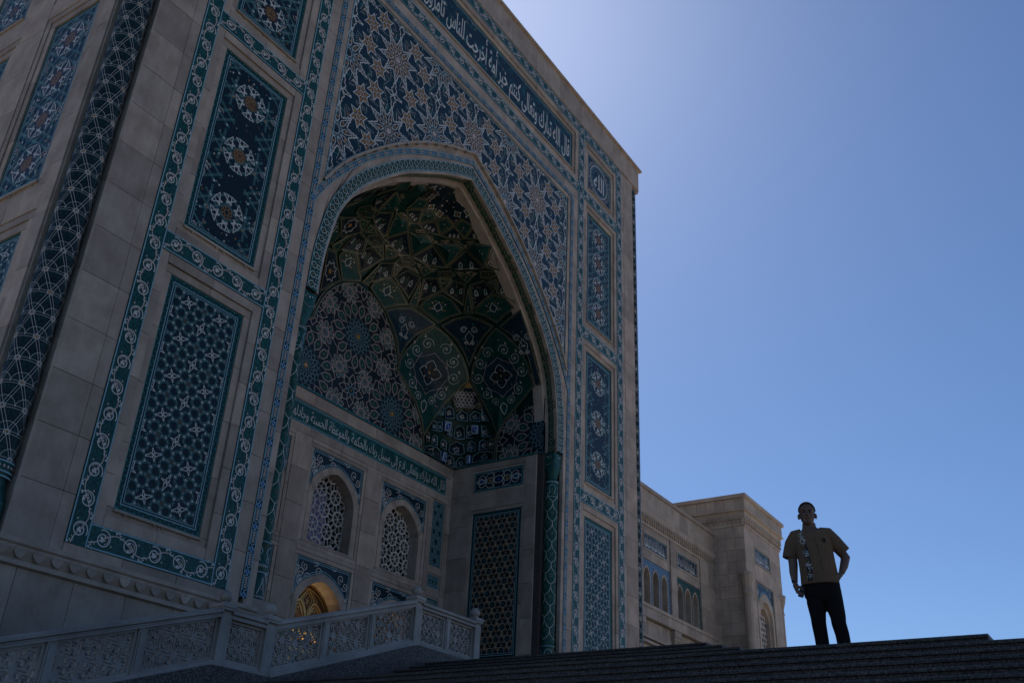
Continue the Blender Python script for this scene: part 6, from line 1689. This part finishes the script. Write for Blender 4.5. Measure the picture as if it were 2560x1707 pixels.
def rail_run(xa, xb, za, zb, nm):
    """xa..xb between post faces, za/zb height of the post foot line at both ends"""
    m_ = (zb - za) / (xb - xa); zl = lambda x: za + m_ * (x - xa)
    for nme, prof in (('handrail', [(-.13, .80), (-.13, .83), (-.10, .84), (-.10, .865), (-.145, .885), (-.145, .935), (-.09, .965), (.09, .965), (.145, .935), (.145, .885), (.10, .865), (.10, .84), (.13, .83), (.13, .80)]),
                      ('bottom_rail', [(-.13, -.05), (-.13, .03), (-.10, .045), (-.10, .085), (.10, .085), (.10, .045), (.13, .03), (.13, -.05)])):
        b_ = MB(); rows = [[FA(x, zl(x) + z, h) for h, z in prof] for x in (xa, xb)]
        b_.grid([[r[i] for i in range(len(r))] for r in rows], closed=True); b_.poly(rows[0]); b_.poly(rows[1][::-1]); b_.build(nme, ['marble'], rail)
    n = nm; xs = [xa + (xb - xa) * k / n for k in range(n + 1)]
    for k in range(n):
        p0, p1 = xs[k] + (.075 if k else 0.0), xs[k + 1] - (.075 if k < n - 1 else 0.0)
        if k:
            b_ = MB(); x = xs[k]
            b_.prism(FA, [(x - .075, zl(x - .075) + .085), (x + .075, zl(x + .075) + .085), (x + .075, zl(x + .075) + .80), (x - .075, zl(x - .075) + .80)], -.085, .085)
            b_.prism(FA, [(x - .04, zl(x - .04) + .14), (x + .04, zl(x + .04) + .14), (x + .04, zl(x + .04) + .75), (x - .04, zl(x - .04) + .75)], .085, .10); b_.build('mullion', ['marble'], rail)
        # frame of the pierced panel
        b_ = MB(); fw = .05
        q = lambda x, z: (x, zl(x) + z)
        O = [q(p0, .085), q(p1, .085), q(p1, .80), q(p0, .80)]; I = [q(p0 + fw, .085 + fw), q(p1 - fw, .085 + fw), q(p1 - fw, .80 - fw), q(p0 + fw, .80 - fw)]
        for i in range(4): b_.prism(FA, [O[i], O[(i + 1) % 4], I[(i + 1) % 4], I[i]], -.045, .05)
        o = b_.build('panel_frame', ['marble'], rail)
        zlo, zhi = min(p_[1] for p_ in O), max(p_[1] for p_ in O)
        cell_pat(p0, p1, zlo, zhi).emit(lambda a, c, h: FA(a, c, .012 + h), 'pierced_lattice', o, I, kind=None, depth=.045)
rail_run(7.02, 11.495, 2.65 - .322 * 4.475, 2.65, 3); rail_run(-.6, 6.785, 1.02 - .322 * 7.385 - .0, 1.02, 4)
rail_run(11.725, 12.565, 2.65, 2.65, 1)
rail_run(12.795, 16.785, 2.68, 3.95, 3); rail_run(17.015, 19.055, 3.95, 3.95, 2)
# ================================================================== man on the landing
U = Vector((0.96013853, 0.27952461, 0)); E_ = Vector((U.y, -U.x, 0)); TW = -U    # away from camera, image right, towards camera
KP = 1.025
FOOT = Vector((12.3, 12.3 * 0.2911296, LAND))
def pp(e, z, d=0.):
    """e metres to the image right, z height, both as measured at the nearer distance; d metres towards the camera"""
    return FOOT + E_ * (e * KP) + Vector((0, 0, (LAND + z) * KP - LAND)) + TW * d
man = empty('person', tuple(FOOT), 'man in tan short sleeved shirt standing on the stairs, one hand on his hip', 'person')
def skin_mat(name, c):
    m_, t_, b_ = new_mat(name); n_ = noise(t_, pos_node(t_), 30, 3); t_.links.new(ramp(t_, n_, [(.3, tuple(x * .85 for x in c)), (.7, c)]), b_.inputs['Base Color']); b_.inputs['Roughness'].default_value = .5; return m_
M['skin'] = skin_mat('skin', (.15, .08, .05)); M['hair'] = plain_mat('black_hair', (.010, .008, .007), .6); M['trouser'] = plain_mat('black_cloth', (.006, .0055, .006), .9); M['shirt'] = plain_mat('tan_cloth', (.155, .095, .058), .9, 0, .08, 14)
M['shoe'] = plain_mat('black_leather', (.01, .01, .01), .35); M['strap'] = plain_mat('watch_strap', (.012, .012, .02), .4); M['phone'] = plain_mat('dark_glass', (.01, .012, .014), .15)
M['lip'] = plain_mat('lip', (.20, .085, .065), .5); M['eye'] = plain_mat('eye_dark', (.012, .01, .01), .2)
def tube(b_, path, radii, n=14, flat=1.0, side=None):
    """closed tapering tube along points; flat scales the depth towards the camera"""
    rows = []
    for i, p_ in enumerate(path):
        a = path[max(0, i - 1)]; c = path[min(len(path) - 1, i + 1)]; d = (c - a).normalized()
        x = d.cross(TW); 
        if x.length < .2: x = d.cross(Vector((0, 0, 1)))
        x.normalize(); y = x.cross(d).normalized()
        r = radii[i] if isinstance(radii[i], tuple) else (radii[i], radii[i] * flat)
        rows.append([p_ + x * (r[0] * math.cos(2 * PI * k / n)) + y * (r[1] * math.sin(2 * PI * k / n)) for k in range(n)])
    b_.grid(rows, closed=True); b_.poly(rows[0][::-1]); b_.poly(rows[-1])
def ellip(b_, c, rx, ry, rz, n=16, m_=10):
    rows = [[c + E_ * (rx * math.sin(t_) * math.cos(2 * PI * k / n)) + TW * (ry * math.sin(t_) * math.sin(2 * PI * k / n)) + Vector((0, 0, rz * math.cos(t_))) for k in range(n)] for t_ in np.linspace(.02, PI - .02, m_)]
    b_.grid(rows, closed=True); b_.poly(rows[0]); b_.poly(rows[-1][::-1])
def remeshed(o, v, sm=4):
    r = o.modifiers.new('remesh', 'REMESH'); r.mode = 'VOXEL'; r.voxel_size = v; r.use_smooth_shade = True
    s_ = o.modifiers.new('smooth', 'SMOOTH'); s_.factor = .5; s_.iterations = sm
HD = pp(.026, 1.69, .02)
b = MB()
# head
ellip(b, HD + Vector((0, 0, .040)), .100, .112, .118); ellip(b, HD + TW * .022 + Vector((0, 0, -.045)), .090, .090, .108); ellip(b, HD + TW * .055 + Vector((0, 0, -.118)), .058, .050, .040)
ellip(b, HD + TW * .108 + Vector((0, 0, -.022)), .016, .022, .032); ellip(b, HD + TW * .120 + Vector((0, 0, -.040)), .024, .018, .014)
for s_ in (-1, 1):
    ellip(b, HD + E_ * (s_ * .108) + Vector((0, 0, -.030)) - TW * .005, .016, .026, .040); ellip(b, HD + TW * .097 + E_ * (s_ * .038) + Vector((0, 0, .018)), .026, .014, .009); ellip(b, HD + TW * .080 + E_ * (s_ * .050) + Vector((0, 0, -.045)), .022, .018, .022)
ellip(b, HD + TW * .104 + Vector((0, 0, -.078)), .030, .012, .010)
# neck and trunk
tube(b, [pp(.035, 1.58, -.01), pp(.036, 1.53, -.015), pp(.04, 1.47, -.02)], [.082, .088, .110])
tube(b, [pp(.052, 1.47, -.02), pp(.055, 1.40, -.01), pp(.07, 1.25, .01), pp(.08, 1.1, .025), pp(.09, .95, .03), pp(.105, .80, .0), pp(.12, .66, -.01)], [(.10, .08), (.19, .105), (.20, .13), (.185, .13), (.185, .135), (.19, .13), (.17, .12)], 18)
# legs
LEG = {-1: [pp(.035, .72), pp(.03, .56, .01), pp(.035, .365, .03), pp(.045, .20, .0), pp(.055, .06, -.02), pp(.055, -.03, -.02)], 1: [pp(.22, .72), pp(.235, .56, .01), pp(.265, .365, .03), pp(.29, .20, .0), pp(.303, .06, -.02), pp(.303, -.03, -.02)]}
for s_ in LEG: tube(b, LEG[s_], [.092, .085, .062, .058, .04, .038])
# arms: image left hangs and holds a phone, image right rests on the hip
ARM_L = [pp(-.135, 1.40, -.01), pp(-.185, 1.30, -.01), pp(-.205, 1.15, -.01), pp(-.20, 1.06, .0), pp(-.205, .95, .02), pp(-.20, .82, .045)]
ARM_R = [pp(.235, 1.415, -.01), pp(.30, 1.33, -.02), pp(.385, 1.21, -.05), pp(.432, 1.135, -.06), pp(.40, 1.02, -.02), pp(.362, .925, .03)]
tube(b, ARM_L, [.068, .066, .060, .058, .053, .037]); tube(b, ARM_R, [.068, .066, .060, .060, .052, .037])
# hand holding the phone: palm, four curled fingers, thumb
def finger(pts, r): tube(b, pts, [r, r, r * .95, r * .75][:len(pts)], 8)
tube(b, [pp(-.20, .825, .045), pp(-.195, .785, .05), pp(-.175, .735, .055)], [(.026, .022), (.036, .026), (.040, .020)])
for k, (de, L) in enumerate(((-.030, .92), (-.012, 1.0), (.008, .96), (.026, .80))):
    base = pp(-.178 + de * .8, .735 - .004 * k, .055); 
    finger([base, base + E_ * .012 * L + Vector((0, 0, -.050 * L)) + TW * .006, base + E_ * .045 * L + Vector((0, 0, -.072 * L)) + TW * .014, base + E_ * .066 * L + Vector((0, 0, -.050 * L)) + TW * .022], .0095)
finger([pp(-.17, .775, .065), pp(-.138, .755, .078), pp(-.118, .725, .082), pp(-.112, .705, .08)], .0115)
# hand on the hip: palm against the shirt, fingers forward, thumb back
tube(b, [pp(.362, .925, .03), pp(.340, .895, .06), pp(.318, .872, .095)], [(.028, .022), (.038, .024), (.036, .020)])
for k in range(4):
    base = pp(.322 + .004 * k, .892 - .016 * k, .095 - .004 * k); finger([base, base - E_ * .030 + TW * .024 + Vector((0, 0, -.010)), base - E_ * .058 + TW * .030 + Vector((0, 0, -.024)), base - E_ * .072 + TW * .026 + Vector((0, 0, -.036))], .0095)
finger([pp(.348, .885, .05), pp(.335, .853, .045), pp(.320, .838, .04), pp(.312, .832, .04)], .0115)
body = b.build('body', ['skin'], man); remeshed(body, .0065, 3)
# face details and hair
b = MB()
for s_ in (-1, 1):
    ellip(b, HD + TW * .100 + E_ * (s_ * .038) + Vector((0, 0, .001)), .013, .007, .0055, 8, 6)
b.build('eyes', ['eye'], man)
b = MB()
for s_ in (-1, 1): ellip(b, HD + TW * .108 + E_ * (s_ * .040) + Vector((0, 0, .024)), .027, .006, .006, 8, 6)
rows = []
for t_ in np.linspace(.02, 1.62, 12):
    row = []
    for k in range(28):
        a = 2 * PI * k / 28; front = max(0., math.sin(a)); tt = min(t_, 1.62 - .78 * front ** .8); rr = 1.075 + .012 * math.sin(7 * a + 9 * t_)
        row.append(HD + Vector((0, 0, .045)) + E_ * (.103 * rr * math.sin(tt) * math.cos(a)) + TW * (.115 * rr * math.sin(tt) * math.sin(a)) + Vector((0, 0, .112 * rr * math.cos(tt))))
    rows.append(row)
b.grid(rows, closed=True); b.poly(rows[0])
b.build('hair', ['hair'], man, True)
b = MB(); ellip(b, HD + TW * .112 + Vector((0, 0, -.078)), .022, .004, .0055, 10, 6); b.build('lips', ['lip'], man)
# trousers, shoes
b = MB()
tube(b, [pp(.10, .86, .0), pp(.105, .78, .0), pp(.12, .66, .0), pp(.125, .58, .0)], [(.22, .15), (.232, .16), (.226, .155), (.17, .125)], 18)
for s_ in LEG:
    L = LEG[s_]; tube(b, [L[0], L[1], L[2] + Vector((0, 0, .03)), L[2] - Vector((0, 0, .05)), L[3], L[4], L[5] + Vector((0, 0, .0))], [.120, .116, .094, .089, .085, .082, .084], 16)
tr = b.build('trousers', ['trouser'], man); remeshed(tr, .010, 3)
tr.modifiers['remesh'].voxel_size = .010
for s_ in LEG:
    p0 = LEG[s_][5]; b_ = MB(); fx = Vector((p0.x, p0.y, LAND))
    rows = [[fx + TW * d + E_ * (w_ * math.cos(a)) + Vector((0, 0, max(0, h_ * math.sin(a)))) for a in np.linspace(-.35, PI + .35, 12)] for d, w_, h_ in ((-.10, .03, .06), (-.08, .042, .09), (0, .045, .10), (.10, .048, .065), (.17, .042, .05), (.20, .02, .03))]
    b_.grid(rows, closed=True); b_.poly(rows[0]); b_.poly(rows[-1]); b_.build('shoe', ['shoe'], man, True)
# shirt
b = MB()
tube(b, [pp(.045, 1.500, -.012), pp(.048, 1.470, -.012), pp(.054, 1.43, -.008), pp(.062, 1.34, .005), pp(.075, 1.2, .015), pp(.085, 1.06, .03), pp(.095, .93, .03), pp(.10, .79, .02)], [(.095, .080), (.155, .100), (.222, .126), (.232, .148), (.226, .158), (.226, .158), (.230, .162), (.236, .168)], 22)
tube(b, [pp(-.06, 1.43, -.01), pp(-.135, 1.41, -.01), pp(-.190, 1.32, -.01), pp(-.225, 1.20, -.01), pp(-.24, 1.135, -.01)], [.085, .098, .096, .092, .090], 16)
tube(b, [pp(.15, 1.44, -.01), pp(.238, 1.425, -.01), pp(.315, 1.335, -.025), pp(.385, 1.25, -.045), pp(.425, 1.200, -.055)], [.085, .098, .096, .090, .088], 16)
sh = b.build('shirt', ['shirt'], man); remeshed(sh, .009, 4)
b = MB()
for s_ in (-1, 1):
    A_ = [pp(.04 + s_ * .010, 1.452, .105), pp(.04 + s_ * .075, 1.49, .06), pp(.04 + s_ * .082, 1.515, .0), pp(.04 + s_ * .06, 1.52, -.07)]
    B_ = [pp(.04 + s_ * .050, 1.418, .120), pp(.04 + s_ * .105, 1.455, .075), pp(.04 + s_ * .112, 1.478, .0), pp(.04 + s_ * .08, 1.48, -.09)]
    b.grid([A_, B_]); b.grid([[p_ + TW * .004 for p_ in A_], [p_ + TW * .006 for p_ in B_]])
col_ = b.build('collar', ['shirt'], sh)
def on_shirt(e, z):
    """point just in front of the shirt"""
    zz = [.79, .93, 1.06, 1.2, 1.34, 1.43, 1.47]; w_ = np.interp(z, zz, [.222, .215, .21, .208, .214, .205, .135]); d_ = np.interp(z, zz, [.165, .16, .155, .155, .145, .122, .098]); c_ = np.interp(z, zz, [.10, .095, .085, .075, .062, .054, .048]); off = np.interp(z, zz, [.02, .03, .03, .015, .005, -.008, -.012])
    q = min(.98, abs(e - c_) * KP / w_); return pp(e, z, off + d_ * math.sqrt(1 - q * q) + .004)
S2 = lambda a, c, h: on_shirt(a, c) + TW * h
P = Pat(); r = random.Random(2)
for (z0, z1, dn) in ((1.27, 1.44, 'f'), (1.19, 1.27, 'k'), (1.10, 1.19, 'f'), (1.04, 1.10, 'k'), (.93, 1.04, 'f'), (.88, .93, 'k'), (.84, .88, 'f'), (.80, .84, 'k')):
    ce = lambda z: float(np.interp(z, [.80, .945, 1.139, 1.27, 1.43], [-.012, -.010, -.024, -.052, -.085]))
    P.fill([(ce(z0) - .030, z0), (ce(z0) + .030, z0), (ce(z1) + .030, z1), (ce(z1) - .030, z1)], 'night', 0)
    for k in range(int((z1 - z0) / .0042)):
        z = r.uniform(z0, z1); e = ce(z) + r.uniform(-.026, .026)
        leaf(P, e, z, r.uniform(0, 6), .022, .010, 'white' if dn == 'f' else 'brown', 2)
for k in range(11):
    a = k * 2 * PI / 11; leaf(P, .203 + .012 * math.cos(a), 1.316 + .012 * math.sin(a), a, .034, .009, 'trouser', 2)
P.dot(.203, 1.316, .014, 'trouser', 8, 2)
for e, z in ((.091, 1.338), (.110, 1.248), (.124, 1.157), (.136, 1.051), (.147, .945)): P.dot(e, z, .0065, 'trouser', 8, 3)
P.line([(.069, 1.42), (.086, 1.34), (.105, 1.25), (.119, 1.16), (.131, 1.05), (.142, .945), (.150, .82)], .004, 'brown', lay=1)
P.emit(S2, 'shirt_print', sh, h=.002)
# watch and bracelet, phone
b = MB(); tube(b, [pp(-.2045, .845, .042), pp(-.203, .822, .047)], [.036, .036], 16); b.build('wrist_watch', ['strap'], man)
b = MB(); tube(b, [pp(.374, .955, .018), pp(.366, .935, .026)], [.037, .036], 16); b.build('bracelet', ['strap'], man)
b = MB(); c = pp(-.128, .702, .062); ax = (Vector((0, 0, 1)) * .95 + E_ * .30).normalized(); bx = TW.cross(ax).normalized()
Fp = Frame(c, bx * 1.0, ax, TW); pr2 = [(-.034, -.066), (-.028, -.072), (.028, -.072), (.034, -.066), (.034, .066), (.028, .072), (-.028, .072), (-.034, .066)]
b.prism(Fp, pr2, -.004, .004)
ph = b.build('phone', ['phone']); tag(ph, 'dark mobile phone held in the lowered hand of the man', 'phone')
# ================================================================== lamps inside the doors
for k, u in enumerate((-.05, 3.45)):
    ch = empty('chandelier', (XC + u, 23.2, 4.9), ('lit crystal chandelier glowing inside the middle door' if k == 0 else 'lit crystal chandelier inside the right hand door'), 'chandelier', 'chandeliers behind the doors')
    b = MB(); r = random.Random(4 + k)
    for q in range(40):
        a, z = r.uniform(0, 6.28), r.uniform(-.9, .5); rr = .55 - .25 * abs(z)
        x, y, zz = XC + u + rr * math.cos(a), 22.9 + .25 * math.sin(a), 4.9 + z; s_ = r.uniform(.012, .026)
        b.lathe((x, y, zz), [(.001, -s_), (s_, 0), (.001, s_)], 6)
    b.build('crystal', ['bulb'], ch)
    b = MB(); b.lathe((XC + u, 22.9, 4.9), [(.02, .6), (.02, -.1), (.25, -.15), (.02, -.25)], 12); b.build('chandelier_frame', ['goldmetal'], ch)
for k, u in enumerate(BAYS):
    al = bpy.data.lights.new('door_lamp', 'AREA'); al.shape = 'RECTANGLE'; al.size = 1.5; al.size_y = .06; al.energy = 2.6 if k else 1.6; al.color = (1., .72, .38)
    lo = bpy.data.objects.new('door_lamp', al); COL.objects.link(lo); al.spread = 1.3; lo.location = (XC + u, 21.97, 5.66); lo.rotation_euler = Vector((0, -.10, -1)).to_track_quat('Z', 'Y').to_euler()
